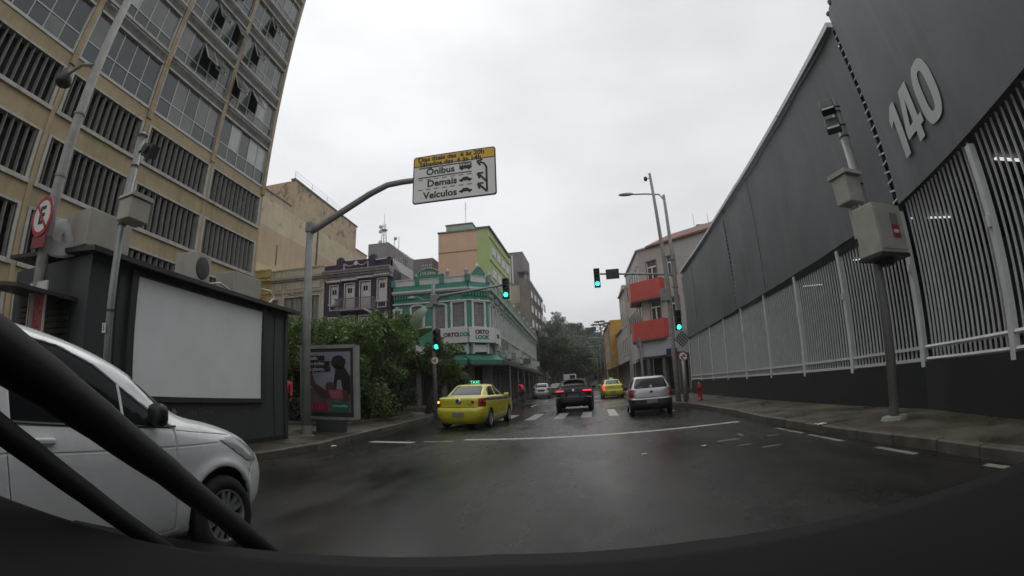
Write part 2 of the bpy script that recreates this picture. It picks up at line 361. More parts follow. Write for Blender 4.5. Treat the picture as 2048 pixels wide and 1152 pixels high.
for i in range(n + 1):
    for j in range(m_ + 1):
        t = .12 + (W2 - .12) * i / n; x, y = wing(t); g[i][j] = mb.bm.verts.new((x - .03 + .02 * math.sin(i * 1.3 + j * .8), y, ZB + (ZT + .25 + .16 * t - ZB) * j / m_))
for i in range(n):
    for j in range(m_): mb.bm.faces.new((g[i][j], g[i][j + 1], g[i + 1][j + 1], g[i + 1][j]))
p140 = mb.out('cladding_panel', M['clad'], b, smooth=True); p140['label'] = 'cladding panel that carries the number 140'
# lacing in the two joints: a dark slot with tape ties across it
slot = MB()
for yj, zt in ((0, ZT), (11.8, ZT - .2)):
    slot.b2(.03, .06, yj - .1, yj + .1, ZB, zt)
slot.outs('joint', M['dark'], b)
tie = MB().box((0, 0, 0), (.03, .2, .035)).mesh('lacing_tie', M['lacing'])
tiec = MB().box((0, 0, 0), (.03, .12, .02)).mesh('lacing_tie', M['lacing'])
for yj, zt, nn in ((0, ZT, 22), (11.8, ZT - .2, 22)):
    pts = []; cord = MB()
    for k in range(nn):
        z = ZB + .12 + (zt - ZB - .2) * k / (nn - 1)
        pts.append((-.012, yj + (.05 if k % 2 else -.05), z))
        link('lacing_tie', tie if yj == 0 else tiec, b, (-.005, yj, z), rot=(R(12 if k % 2 else -10), 0, 0))
    cord.tube(pts, .006, 4); cord.out('lacing_cord', M['black'], b)
# roof trim
mb = MB()
for a, c in ((0, 4), (4.05, 9), (9.05, 14), (14.05, 19), (19.05, LEN)):
    za, zc = ZT - .018 * a, ZT - .018 * c; k = rnd.uniform(-.02, .02)
    v = [mb.bm.verts.new(p) for p in ((-.14, a, za + k), (.4, a, za + k), (.4, a, za + .2 + k), (-.14, a, za + .13 + k), (-.14, c, zc + k), (.4, c, zc + k), (.4, c, zc + .2 + k), (-.14, c, zc + .13 + k))]
    for f in ((0, 1, 2, 3), (7, 6, 5, 4), (0, 4, 5, 1), (1, 5, 6, 2), (2, 6, 7, 3), (3, 7, 4, 0)): mb.bm.faces.new([v[i] for i in f])
mb.outs('roof_trim', M['trimmetal'], b)
mb = MB()
for k in range(24):
    t = .15 + k * .35; x, y = wing(t); mb.box((x - .02, y, ZT + .26 + .16 * t), (.06, .1, .07 + .03 * (k % 3)))
mb.outs('roof_clamp', M['black'], b)
# dado wall, interior, far end
e = wing(W2)
mb = MB()
mb.b2(0, .3, .0, LEN, -.02, 1.0)
mb.prism([(0, 0), (.3, 0), (.3 + e[0], e[1]), e], 'z', -.02, 1.02)
mb.out('dado_wall', M['dado'], b)
mb = MB(); mb.b2(.3, 9, -8, LEN, .9, 1.0); mb.b2(.3, 9, -8, LEN, 4.45, 4.6); mb.prism([(.3, 0), e, (9, e[1]), (9, 0)], 'z', 4.46, 4.62)
mb.out('floor_slab', M['insidef'], b)
mb = MB(); mb.b2(9, 9.2, e[1], LEN, -.02, 8.2); mb.b2(.02, 9, LEN - .2, LEN, -.02, 7.7); mb.b2(.32, 9, LEN - .2, LEN + .001, 7.7, 7.9); mb.b2(.3, 9.1, 0, LEN, 7.6, 7.8)
for k in range(6): mb.b2(4.8, 5.1, k * 4 + .5, k * 4 + .8, 1.0, 4.45)
mb.out('wall', M['inside'], b)
tubes = MB().b2(-.45, .45, -.03, .03, -.02, .02).mesh('ceiling_lamp', M['tube'])
for k in range(3):
    for j in range(2): link('ceiling_lamp', tubes, b, (1.6 + j * 1.5, 2.0 + k * 4.2, 4.38))
for k in range(3): link('ceiling_lamp', tubes, b, (2.2, -1.5 - k * 1.2, 4.38))
# fence: posts, rails, bars
fence = thing('fence', 'white vertical bar fence with posts along the grey building', 'fence', (FX, Y0, 0))
post = MB().b2(-.06, .06, -.06, .06, .92, 3.9).mesh('post', M['fencew'])
postc = MB().b2(-.1, -.061, -.035, .035, 2.7, 2.86).mesh('bracket', M['fencew'])
ys = [0.05 + 2.83 * k for k in range(8)] + [LEN - .1]
for y in ys:
    o = link('post', post, fence, (.05, y, 0)); link('bracket', postc, o)
for t in (2.9, 5.8, 8.7, 11.6):
    x, y = wing(t); o = link('post', post, fence, (x + .05, y, 0), rz=-A2); link('bracket', postc, o)
bar = MB().b2(-.02, .02, -.0095, .0095, 1.06, 4.02).mesh('bar', M['fencew'])
rail = MB()
for z in (1.06, 1.28):
    for a, c in zip(ys, ys[1:]): rail.b2(.01, .05, a + .062, c - .062, z - .03, z + .03)
    for t in (0, 2.9, 5.8, 8.7, 11.6):
        p, q = wing(t + .07), wing(t + 2.83); rail.tube([(p[0] + .03, p[1], z), (q[0] + .03, q[1], z)], .035, 4)
rail.outs('rail', M['fencew'], fence)
nb = 0
for a, c in zip(ys, ys[1:]):
    k = round((c - a) / .14)
    for i in range(1, k):
        if nb < 205: link('bar', bar, fence, (.07, a + (c - a) * i / k, 0)); nb += 1
for t in range(1, 75):
    if t % 19: x, y = wing(t * .153); link('bar', bar, fence, (x + .16, y, 0), rz=-A2)
# number
f = mat('number vinyl', (.5, .52, .52), .6, var=.06, streak=.15, dcol=(.3, .31, .31))
x, y = wing(1.87)
def digit(quads, x0):
    mb = MB()
    for q in quads: mb.prism([(x0 + p[0], p[1] - .5) for p in q], 'y', -.006, 0)
    bmesh.ops.scale(mb.bm, vec=(1.2, 1, 1.05), verts=mb.bm.verts)
    me = mb.mesh('digit', f); return link('digit', me, p140, (x - .056, y, 5.07), rot=(0, 0, R(-90) - A2))
one = [[(.14, 0), (.33, 0), (.33, 1), (.17, 1), (.14, .97)], [(0, .66), (.14, .74), (.14, .97), (0, .82)]]
four = [[(0, .2), (.3, .2), (.3, .36), (0, .36)], [(.3, 0), (.48, 0), (.48, 1), (.3, 1)], [(.48, .2), (.58, .2), (.58, .36), (.48, .36)], [(0, .36), (.165, .36), (.3, .8), (.3, 1), (.2, 1)]]
ro = [(.29 + (.0 if False else .29 * math.copysign(abs(math.cos(t)) ** .7, math.cos(t))), .5 + .51 * math.copysign(abs(math.sin(t)) ** .8, math.sin(t))) for t in [2 * math.pi * k / 32 for k in range(33)]]
ri = [(.29 + .1 * math.copysign(abs(math.cos(t)) ** .7, math.cos(t)), .5 + .34 * math.copysign(abs(math.sin(t)) ** .8, math.sin(t))) for t in [2 * math.pi * k / 32 for k in range(33)]]
zero = [[ro[k], ro[k + 1], ri[k + 1], ri[k]] for k in range(32)]
for q, x0 in ((one, -.84), (four, -.44), (zero, .2)): digit(q, x0)
# ------------------------------------------------------------------ big tan block on the left
M['tan'] = mat('tan facade paint', (.36, .285, .17), .8, var=.14, scale=.8, streak=.45, dcol=(.17, .13, .085), bump=.15, bscale=12)
M['pil'] = mat('stained pilaster', (.34, .27, .17), .8, var=.25, scale=1.2, streak=.8, dcol=(.13, .085, .06))
M['ledge'] = mat('weathered ledge', (.4, .39, .35), .75, var=.2, scale=2, streak=.5, dcol=(.16, .15, .13))
M['spandrel'] = mat('dirty spandrel', (.15, .145, .13), .8, var=.3, scale=2, streak=.7, dcol=(.05, .05, .045))
M['pane'] = mat('old window pane', (.05, .06, .06), .08, var=.25, scale=.5, spec=.7)
M['panel_b'] = mat('blinds behind pane', (.13, .14, .13), .12, var=.2, scale=.8, spec=.7)
M['panel_w'] = mat('pale curtain behind pane', (.36, .38, .35), .15, var=.15, scale=2, spec=.7)
M['alu'] = mat('window aluminium', (.4, .41, .39), .45, metal=.2, var=.12)
M['fin'] = mat('louvre fin', (.2, .2, .185), .6, var=.2, scale=3, streak=.3, dcol=(.09, .09, .08))
L0 = thing('office_building', 'tall tan office block with louvred lower floors and glazed upper floors', 'building', (-20, 10, 0), R(93))
BAYS = [(7.75, 12.8), (2.4, 7.4), (-3.0, 1.85), (-8.4, -3.55), (-13.8, -8.95)]
GL = [(14.75 + 3.47 * k, 17.42 + 3.47 * k) for k in range(7)]
LV = [(11.85, 13.8), (8.6, 10.65), (5.4, 7.5), (2.2, 4.3)]
openings = [(a, c, z0, z1) for a, c in BAYS for z0, z1 in GL + LV]
mb = MB(); mb.holes(-17, 13.15, -.05, 40, openings, 0, .35)
mb.b2(-17, 13.15, .36, 14, 39.8, 40); mb.quad((13.15, 0, 0), (13.15, 14, 0), (13.15, 14, 40), (13.15, 0, 40)); mb.quad((-17, 0, 0), (-17, 0, 40), (-17, 14, 40), (-17, 14, 0))
mb.out('wall', M['tan'], L0)
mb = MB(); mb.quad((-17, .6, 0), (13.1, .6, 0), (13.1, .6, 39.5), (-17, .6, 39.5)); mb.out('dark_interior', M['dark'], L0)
pm = MB().b2(-.16, .16, -.13, .02, 14.1, 40, ).mesh('pilaster', M['pil'])
pm2 = MB().b2(-.12, .12, -.05, .02, 0, 14.08).mesh('pilaster', M['tan'])
for (a, _), (_, d) in zip(BAYS[:-1], BAYS[1:]):
    link('pilaster', pm, L0, ((a + d) / 2, 0, 0)); link('pilaster', pm2, L0, ((a + d) / 2, 0, 0))
link('pilaster', pm, L0, (12.98, 0, 0))
# spandrels between the glazed floors: ledge, dark band and rails
spm = MB().b2(-2.5, 2.5, -.05, .0, .14, .72).mesh('spandrel', M['spandrel'])
lem = MB().b2(-2.56, 2.56, -.22, .03, .74, .9).b2(-2.56, 2.56, -.12, .03, .0, .13).mesh('ledge', M['ledge'])
ram = MB()
for x in (-2.3, -1.15, 0, 1.15, 2.3): ram.b2(x - .02, x + .02, -.3, .0, .5, .54)
ram.b2(-2.4, 2.4, -.32, -.28, .49, .55)
ram = ram.mesh('rail', M['greysteel'])
for a, c in BAYS[:4]:
    for z0, z1 in GL[:6]:
        w = (c - a) / 5.05; o = link('spandrel', spm, L0, ((a + c) / 2, 0, z1), sc=(w, 1, 1)); link('ledge', lem, o); link('rail', ram, o)
# glazed windows: outer frame, bars, panes one by one
W_, H_ = 5.05, 2.67
fr = MB()
for x in [-W_ / 2 + W_ / 5 * k for k in range(6)]: fr.b2(x - .03, x + .03, .02, .11, 0, H_)
for z in (0, .95, H_): fr.b2(-W_ / 2, W_ / 2, .025, .105, z - .035, z + .035)
fr.b2(-W_ / 2 - .1, W_ / 2 + .1, -.06, .02, -.16, -.02).b2(-W_ / 2 - .1, -W_ / 2, -.05, .02, -.02, H_ + .02).b2(W_ / 2, W_ / 2 + .1, -.05, .02, -.02, H_ + .02)
frm = fr.mesh('window', M['alu'])
pane = {}
for k, m_ in (('d', 'pane'), ('b', 'panel_b'), ('w', 'panel_w')):
    for q, (zz, hh) in enumerate(((.035, .88), (.985, 1.65))):
        pane[k + str(q)] = MB().b2(-.475, .475, .055, .067, 0, hh).mesh('pane', M[m_])
sash = MB()
for s_ in (-1, 1): sash.b2(s_ * .475 - .03, s_ * .475 + .03, .03, .1, -1.6, 0)
sash.b2(-.5, .5, .03, .1, -1.65, -1.58).b2(-.5, .5, .03, .1, -.06, 0); sashm = sash.mesh('open_sash', M['alu'])
spane = MB().b2(-.45, .45, .06, .07, -1.58, -.06).mesh('pane', M['panel_b'])
opened = {(0, 1): [0, 2], (1, 1): [2, 3], (1, 2): [2, 4], (0, 2): [1], (2, 1): [], (0, 3): [2], (1, 3): [3]}
for bi, (a, c) in enumerate(BAYS[:4]):
    for fi, (z0, z1) in enumerate(GL[:6] if bi < 2 else GL[:4] if bi == 2 else GL[:2]):
        o = link('window', frm, L0, ((a + c) / 2, 0, z0), sc=((c - a) / W_, 1, 1))
        for q in range(2):
            for k in range(5):
                x = -W_ / 2 + W_ / 5 * (k + .5)
                if q and k in opened.get((bi, fi), []):
                    s_ = link('open_sash', sashm, o, (x, 0, H_), rot=(R(-rnd.uniform(22, 38)), 0, 0))
                    continue
                t = rnd.random(); kd = 'b' if t < (.5 if q else .25) else 'd'
                if (bi, fi, q, k) in ((0, 0, 1, 1), (0, 0, 1, 4), (0, 0, 1, 3), (0, 1, 1, 3), (1, 4, 1, 1), (2, 1, 1, 1)): kd = 'w'
                link('pane', pane[kd + str(q)], o, (x, rnd.uniform(-.008, .008), (.035, .985)[q]), rot=(rnd.uniform(-.004, .004), 0, rnd.uniform(-.006, .006)))
        for k in opened.get((bi, fi), []):
            link('pane', spane, o, (-W_ / 2 + W_ / 5 * (k + .5), 0, H_), rot=(R(-30), 0, 0))
# louvred windows: frame and vertical fins
fr = MB(); H2 = 2.05
for x in (-W_ / 2, W_ / 2): fr.b2(x - .08, x + .08, -.07, .12, -.1, H2 + .08)
fr.b2(-W_ / 2 - .14, W_ / 2 + .14, -.14, .1, -.2, -.02).b2(-W_ / 2, W_ / 2, -.05, .1, H2, H2 + .1)
lfm = fr.mesh('louvre_window', M['ledge'])
finm = MB().box((0, .1, H2 / 2), (.035, .24, H2), rz=R(18)).mesh('slat', M['fin'])
for bi, (a, c) in enumerate(BAYS):
    for fi, (z0, z1) in enumerate(LV):
        o = link('louvre_window', lfm, L0, ((a + c) / 2, 0, z0), sc=((c - a) / W_, 1, (z1 - z0) / H2))
        for k in range(12): link('slat', finm, o, (-W_ / 2 + W_ / 12 * (k + .5), .02, 0), rot=(0, 0, rnd.uniform(-.05, .05)))
# ground floor: dark shopfronts
mb = MB(); mb.b2(-16.5, 12.9, -.5, 0, 1.75, 2.0); mb.out('canopy', M['ledge'], L0)

# ------------------------------------------------------------------ striped blind wall behind the old houses
def bandwall():
    m = mat('painted blind wall', (.55, .485, .355), .85, var=.1, scale=.5, streak=.3, dcol=(.26, .2, .15), bump=.1)
    t = m.node_tree; n = t.nodes; l = t.links; b = n['Principled BSDF']; src = b.inputs['Base Color'].links[0].from_socket
    g = n.new('ShaderNodeNewGeometry'); s = n.new('ShaderNodeSeparateXYZ'); l.new(g.outputs['Position'], s.inputs[0])
    def inband(a, c):
        x = n.new('ShaderNodeMath'); x.operation = 'GREATER_THAN'; l.new(s.outputs[2], x.inputs[0]); x.inputs[1].default_value = a
        y = n.new('ShaderNodeMath'); y.operation = 'LESS_THAN'; l.new(s.outputs[2], y.inputs[0]); y.inputs[1].default_value = c
        z = n.new('ShaderNodeMath'); z.operation = 'MULTIPLY'; l.new(x.outputs[0], z.inputs[0]); l.new(y.outputs[0], z.inputs[1]); return z.outputs[0]
    a = n.new('ShaderNodeMath'); a.operation = 'ADD'; l.new(inband(13.6, 17.6), a.inputs[0]); l.new(inband(20.6, 30), a.inputs[1])
    q = n.new('ShaderNodeMix'); q.data_type = 'RGBA'; q.blend_type = 'MULTIPLY'; l.new(a.outputs[0], q.inputs[0]); l.new(src, q.inputs[6]); q.inputs[7].default_value = (.88, .79, .76, 1)
    # ragged damp marks where the old neighbouring roof met the wall
    no = n.new('ShaderNodeTexNoise'); no.inputs['Scale'].default_value = .75; no.inputs['Detail'].default_value = 9; no.inputs['Roughness'].default_value = .72; l.new(g.outputs['Position'], no.inputs['Vector'])
    ad = n.new('ShaderNodeMath'); ad.operation = 'MULTIPLY_ADD'; l.new(s.outputs[2], ad.inputs[0]); ad.inputs[1].default_value = .02; ad.inputs[2].default_value = -.43
    a2 = n.new('ShaderNodeMath'); a2.operation = 'ADD'; l.new(ad.outputs[0], a2.inputs[0]); l.new(no.outputs[0], a2.inputs[1])
    r = n.new('ShaderNodeMapRange'); r.inputs[1].default_value = .53; r.inputs[2].default_value = .66; r.inputs[4].default_value = .8; l.new(a2.outputs[0], r.inputs[0])
    q2 = n.new('ShaderNodeMix'); q2.data_type = 'RGBA'; l.new(r.outputs[0], q2.inputs[0]); l.new(q.outputs[2], q2.inputs[6]); q2.inputs[7].default_value = (.13, .1, .08, 1)
    l.new(q2.outputs[2], b.inputs['Base Color']); return m
bw = thing('warehouse', 'tall beige and salmon striped blind wall with damp stains above old houses', 'building', (-31, 35, 0), R(93))
mb = MB()
mb.b2(-4, 26.2, 0, 10, 0, 21.3); mb.b2(5.2, 22.2, .0, 10, 21.3, 24.65); mb.out('wall', bandwall(), bw)
mb = MB(); mb.b2(5.0, 22.4, -.1, .5, 24.66, 24.85); mb.b2(-4, 5.0, -.08, .3, 21.31, 21.45); mb.b2(22.25, 26.3, -.08, .3, 21.31, 21.45)
mb.out('coping', M['spandrel'], bw)
mb = MB(); mb.b2(11.2, 11.45, -.12, 0, 12, 21.3); mb.tube([(3, -.05, 14), (3, -.05, 16.2)], .06, 6); mb.outs('drain_pipe', M['spandrel'], bw)
mb = MB()
for x in (5.5, 9.5, 13.5, 17.5): mb.tube([(x, .3, 24.8), (x, .3, 26)], .03, 5)
for z in (25.2, 25.6, 26): mb.tube([(5.5, .3, z), (17.5, .3, z)], .02, 4)
mb.out('roof_railing', M['alu'], bw)

# ------------------------------------------------------------------ old two-storey houses facing the side street
M['cream'] = mat('cream plaster', (.56, .525, .41), .8, var=.14, scale=1, streak=.45, dcol=(.22, .2, .16), bump=.1)
M['yellowp'] = mat('yellow plaster', (.55, .46, .17), .8, var=.15, scale=1, streak=.4, dcol=(.2, .18, .1))
M['purple'] = mat('dark purple plaster', (.052, .033, .07), .7, var=.18, scale=1.2, streak=.3, dcol=(.03, .028, .035))
M['trimp'] = mat('lilac white trim', (.66, .63, .66), .7, var=.15, scale=3, streak=.3, dcol=(.2, .19, .2))
M['trimg'] = mat('grey mauve cornice', (.3, .265, .275), .75, var=.2, scale=2, streak=.5, dcol=(.11, .1, .1))
M['shutter'] = mat('old white shutter', (.72, .7, .68), .6, var=.12, scale=4)
M['gshutter'] = mat('grey green shutter', (.24, .26, .23), .65, var=.15, scale=3, streak=.3, dcol=(.15, .16, .14))
M['iron'] = mat('old ironwork', (.2, .19, .18), .6, var=.2, scale=5)
HY = 34.0
def shutters(parent, x, z0, z1, w, mt, y=.12, name='shutter'):
    hw = w / 2 - .03; mb = MB().b2(-hw / 2, hw / 2, -.025, .025, 0, z1 - z0 - .08)
    for q in range(6): mb.b2(-hw / 2 + .06, hw / 2 - .06, -.045, -.026, (z1 - z0 - .2) * q / 6 + .1, (z1 - z0 - .2) * (q + .62) / 6 + .1)
    me = mb.mesh(name, mt)
    for s_ in (-1, 1): link(name, me, parent, (x + s_ * (w / 4), y, z0 + .04), rot=(0, 0, s_ * rnd.uniform(0, .12)))
def wframe(parent, x, z0, z1, w, mt, t=.13, head=True, name='window'):
    mb = MB().b2(x - w / 2 - t, x - w / 2, -.07, .1, z0, z1).b2(x + w / 2, x + w / 2 + t, -.07, .1, z0, z1).b2(x - w / 2 - t, x + w / 2 + t, -.07, .1, z1, z1 + t)
    mb.b2(x - w / 2 - t - .06, x + w / 2 + t + .06, -.14, .1, z0 - .1, z0)
    if head: mb.b2(x - w / 2 - .32, x + w / 2 + .32, -.26, .02, z1 + .26, z1 + .42)
    return mb.out(name, mt, parent)
# purple
H = thing('purple_house', 'dark purple old townhouse with white shutters and iron balcony', 'house', (-22.1, HY, 0))
x_ = lambda px, py=600: aY(px, py, HY).x + 22.1
ws = [(1.0, 8.55, 10.15, .78), (2.55, 7.95, 10.2, .9), (4.05, 7.95, 10.3, .95), (5.62, 8.6, 10.4, .8)]
low = [(1.0, 5.2, 7.35, .9), (2.55, 4.4, 7.4, 1.0), (4.05, 4.4, 7.4, 1.0), (5.62, 5.2, 7.4, .9)]
gro = [(1.3, .1, 3.3, 1.3), (3.2, .1, 3.3, 1.3), (5.2, .1, 3.3, 1.3)]
mb = MB().holes(0, 6.42, 0, 11, [(x - w / 2, x + w / 2, a, c) for x, a, c, w in ws + low + gro], 0, .2)
mb.b2(0, 6.42, .35, 12, 0, 11.3); mb.out('wall', M['purple'], H)
for x, a, c, w in ws:
    o = wframe(H, x, a, c, w, M['trimp'], .07); shutters(o, x, a, c, w, M['shutter'])
    mb = MB().b2(x - .2, x - .03, .05, .1, c - .75, c - .35).b2(x + .05, x + .2, .05, .1, c - .75, c - .35); mb.out('pane', M['glass'], o)
for x, a, c, w in low:
    o = wframe(H, x, a, c, w, M['trimp'], .09, False); shutters(o, x, a, c, w, M['shutter'])
for x, a, c, w in gro: shutters(wframe(H, x, a, c, w, M['trimp'], .1, False, 'doorway'), x, a, c, w, M['gshutter'], name='door')
for x in (1.0, 5.62):
    mb = MB(); z0, z1 = (8.0, 8.45) if x < 2 else (8.02, 8.5)
    mb.b2(x - .42, x + .42, -.05, 0, z0, z0 + .07).b2(x - .42, x + .42, -.05, 0, z1 - .07, z1).b2(x - .42, x - .35, -.05, 0, z0 + .07, z1 - .07).b2(x + .35, x + .42, -.05, 0, z0 + .07, z1 - .07)
    mb.out('plaster_frame', M['trimp'], H)
mb = MB(); mb.b2(-.05, 6.5, -.5, .3, 11.05, 11.25).b2(-.05, 6.5, -.35, .3, 10.85, 11.05).b2(-.02, 6.45, -.2, .3, 10.55, 10.84).b2(-.05, 6.5, -.58, .3, 11.25, 11.38); mb.out('cornice', M['trimg'], H)
mb = MB(); mb.b2(0, 6.42, -.1, .25, 11.38, 11.95)
for x in (1.55, 4.75): mb.b2(x - .3, x + .3, -.22, .3, 11.38, 12.4); mb.lathe([(.3, 0), (.29, .1), (.2, .2), (0, .24)], (x, .05, 12.4), 'z', 12)
mb.b2(1.9, 4.4, -.12, .25, 11.95, 12.2); mb.b2(6.1, 6.42, -.2, .3, 11.38, 12.15); mb.out('parapet', M['purple'], H)
mb = MB()
mb.tube([(2.1 + .08 * k, -.15, 11.95 - .22 * math.sin(math.pi * k / 12)) for k in range(13)], .035, 6); mb.tube([(3.25 + .08 * k, -.15, 11.95 - .22 * math.sin(math.pi * k / 12)) for k in range(13)], .035, 6)
mb.lathe([(.16, -.05), (.2, 0), (.1, .02), (0, .03)], (3.16, -.16, 11.92), 'y', 12)
for x in (1.92, 2.05, 4.3, 4.42): mb.b2(x - .025, x + .025, -.16, -.1, 11.4, 12.0)
mb.b2(4.95, 6.4, -.2, .2, 12.0, 12.08); mb.out('garland', M['trimp'], H)
bal = MB().b2(1.5, 5.1, -.75, 0, 7.82, 7.95).out('balcony', M['trimg'], H)
mb = MB(); mb.b2(1.5, 5.1, -.76, -.7, 8.78, 8.85).b2(1.5, 5.1, -.75, -.71, 8.0, 8.04)
for k in range(37): mb.tube([(1.52 + k * .099, -.73, 8.0), (1.52 + k * .099, -.73, 8.8)], .02, 4)
for x in (1.52, 5.08):
    for k in range(6): mb.tube([(x, -.73 + k * .13, 8.0), (x, -.73 + k * .13, 8.8)], .02, 4)
    mb.b2(x - .03, x + .03, -.7, 0, 8.78, 8.84)
tag(mb.out('balustrade', M['iron'], bal), kind='stuff')
mb = MB()
for x in (1.7, 4.9): mb.prism([(-.7, 7.8), (0, 7.8), (0, 7.3)], 'x', x - .08, x + .08)
mb.outs('bracket', M['trimg'], bal)
MB().prism([(6.42, 11.2), (9.2, 9.6), (9.2, 9.4), (6.42, 9.4)], 'y', 2, 12).out('side_gable', M['trimg'], H)
# cream
H = thing('cream_house', 'cream two storey old house with grey shutters beside purple house', 'house', (-28.15, HY + .02, 0))
ws = [(.55, 7.0, 9.35, .75), (3.0, 6.9, 9.45, 3.2), (5.15, 7.0, 9.5, .75)]
gro = [(1.2, .1, 3.6, 1.4), (3.2, .1, 3.6, 1.4), (5.0, .1, 3.6, 1.2)]
mb = MB().holes(0, 6.0, 0, 11, [(x - w / 2, x + w / 2, a, c) for x, a, c, w in ws + gro], 0, .3); mb.b2(0, 6.0, .4, 12, 0, 11.4); mb.out('wall', M['cream'], H)
for x, a, c, w in ws:
    o = wframe(H, x, a, c, w, M['cream'], .12, False)
    if w > 2:
        for k in range(3): shutters(o, x - 1.07 + k * 1.07, a, c, 1.0, M['gshutter'])
    else: shutters(o, x, a, c, w, M['gshutter'])
for x, a, c, w in gro: shutters(wframe(H, x, a, c, w, M['cream'], .12, False, 'doorway'), x, a, c, w, M['gshutter'], name='door')
mb = MB(); mb.b2(-.02, 6.05, -.35, .3, 11.1, 11.3).b2(-.02, 6.05, -.2, .3, 10.95, 11.1).b2(0, 6, -.12, .3, 9.85, 10.0); mb.out('cornice', M['ledge'], H)
mb = MB(); mb.b2(0, 6, -.1, .3, 11.3, 12.0); mb.b2(-.02, 6.03, -.2, .35, 12.0, 12.12)
for x in (0.1, 1.5, 4.4, 5.9): mb.b2(x - .12, x + .12, -.16, -.1, 11.32, 11.98); mb.b2(x - .12, x + .12, -.08, 0, 4.2, 10.9)
mb.out('parapet', M['cream'], H)
mb = MB()
for a, c in ((.5, 1.3), (1.8, 4.1), (4.7, 5.6)): mb.b2(a, c, -.07, 0, 10.2, 10.8); mb.b2(a + .1, c - .1, -.13, -.101, 11.45, 11.9)
mb.outs('plaster_panel', M['cream'], H)
mb = MB()
for k in range(5): mb.ball((2.0 + k * .5, -.06, 9.65 + .12 * math.sin(k * 1.6)), (.28, .06, .12), 8)
mb.out('plaster_relief', M['ledge'], H)
# yellow
H = thing('yellow_house', 'narrow faded yellow old house next to the cream house', 'house', (-34.2, HY + .04, 0))
mb = MB().holes(0, 6.0, 0, 11.6, [(3.6, 4.6, 7, 9.4), (1.2, 2.2, 7, 9.4)], 0, .3); mb.b2(0, 6, .4, 12, 0, 11.6); mb.out('wall', M['yellowp'], H)
for x in (4.1, 1.7): shutters(wframe(H, x, 7, 9.4, 1.0, M['yellowp'], .12), x, 7, 9.4, 1, M['gshutter'])
mb = MB(); mb.b2(-.02, 6.04, -.35, .3, 11.2, 11.4).b2(0, 6, -.15, .3, 11.6, 12.2).b2(0, 6, -.2, .3, 12.2, 12.35).b2(0, 6, -.12, .3, 10.0, 10.15); mb.out('cornice', M['yellowp'], H)
# ------------------------------------------------------------------ green corner building
M['teal'] = mat('teal green plaster', (.07, .26, .185), .7, var=.12, scale=1.2, streak=.25, dcol=(.05, .12, .09))
M['tealpale'] = mat('pale green plaster', (.3, .4, .34), .75, var=.14, scale=1, streak=.4, dcol=(.17, .2, .17))
M['wtrim'] = mat('off white stucco trim', (.62, .63, .61), .7, var=.1, scale=3, streak=.3, dcol=(.3, .3, .28))
M['grille'] = mat('window grille', (.34, .33, .33), .6, var=.15, scale=4)
M['blind'] = mat('dusty blind', (.27, .25, .24), .7, var=.2, scale=2)
M['board'] = mat('white sign board', (.62, .63, .63), .5, var=.05)
M['burg'] = mat('burgundy letters', (.16, .025, .04), .5, var=.05)
M['gletter'] = mat('green letters', (.03, .22, .15), .5, var=.05)
M['awn'] = mat('dark awning sheet', (.06, .06, .06), .6, var=.2, scale=2, streak=.3, dcol=(.1, .095, .09))
M['tawn'] = mat('green awning fascia', (.035, .17, .11), .5, var=.12, scale=2)
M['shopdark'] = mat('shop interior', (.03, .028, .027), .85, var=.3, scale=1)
M['shopwall'] = mat('grey shop pier', (.15, .14, .13), .7, var=.2, scale=2, streak=.3, dcol=(.07, .065, .06))
G = thing('corner_building', 'teal green ornate corner building with white trim and a lettered shop sign', 'building', (-15.4, HY, 0))
FW_ = 6.2                                   # front width; the chamfer runs from (6.2, 0) to (7.45, 1.2)
CA = math.atan2(1.2, 1.3); CL = math.hypot(1.2, 1.3)
def gface(name, rz, loc): return None
def place(o, where):
    if isinstance(o, list):
        for q in o: place(q, where)
        return o
    if where == 'chamfer': o.location = (FW_, 0, 0); o.rotation_euler = (0, 0, CA)
    if where == 'side': o.location = (FW_ + 1.3, 1.2, 0); o.rotation_euler = (0, 0, R(92.5))
    return o
SL = 47.0
def tall_window(parent, x, z0, z1, w, where, arch=False, mt='wtrim', bars=True):
    mb = MB(); t = .16
    mb.b2(x - w / 2 - t, x - w / 2, -.1, .12, z0, z1).b2(x + w / 2, x + w / 2 + t, -.1, .12, z0, z1).b2(x - w / 2 - t - .05, x + w / 2 + t + .05, -.14, .12, z0 - .12, z0)
    if arch:
        n = 9
        for k in range(n):
            t0, t1 = math.pi * k / n, math.pi * (k + 1) / n; r0, r1 = w / 2, w / 2 + t; q = .32
            mb.prism([(x + r0 * math.cos(t0), z1 + q * r0 * math.sin(t0)), (x + r1 * math.cos(t0), z1 + q * 1.4 * r1 * math.sin(t0)), (x + r1 * math.cos(t1), z1 + q * 1.4 * r1 * math.sin(t1)), (x + r0 * math.cos(t1), z1 + q * r0 * math.sin(t1))], 'y', -.1, .12)
    else:
        mb.b2(x - w / 2 - t, x + w / 2 + t, -.1, .12, z1, z1 + t); mb.b2(x - .1, x + .1, -.16, 0, z1 + t, z1 + t + .12)
    o = place(mb.out('window', M[mt], parent), where)
    MB().b2(x - w / 2, x + w / 2, .1, .12, z0, z1 + (.18 if arch else 0)).out('blind', M['blind'], o)
    if bars:
        mb = MB(); n = max(6, int(w / .13))
        for k in range(n): mb.b2(x - w / 2 + w * (k + .5) / n - .014, x - w / 2 + w * (k + .5) / n + .014, .02, .05, z0, z1)
        for z in (z0 + .35, z0 + 1.0, z1 - .3): mb.b2(x - w / 2, x + w / 2, .015, .055, z - .015, z + .015)
        mb.out('grille', M['grille'], o)['kind'] = 'stuff'
    return o
fwin = [(.35, 6.0, 7.6, .5), (2.05, 5.9, 7.75, .95), (3.95, 5.9, 7.75, .85), (5.45, 6.05, 7.95, .95)]
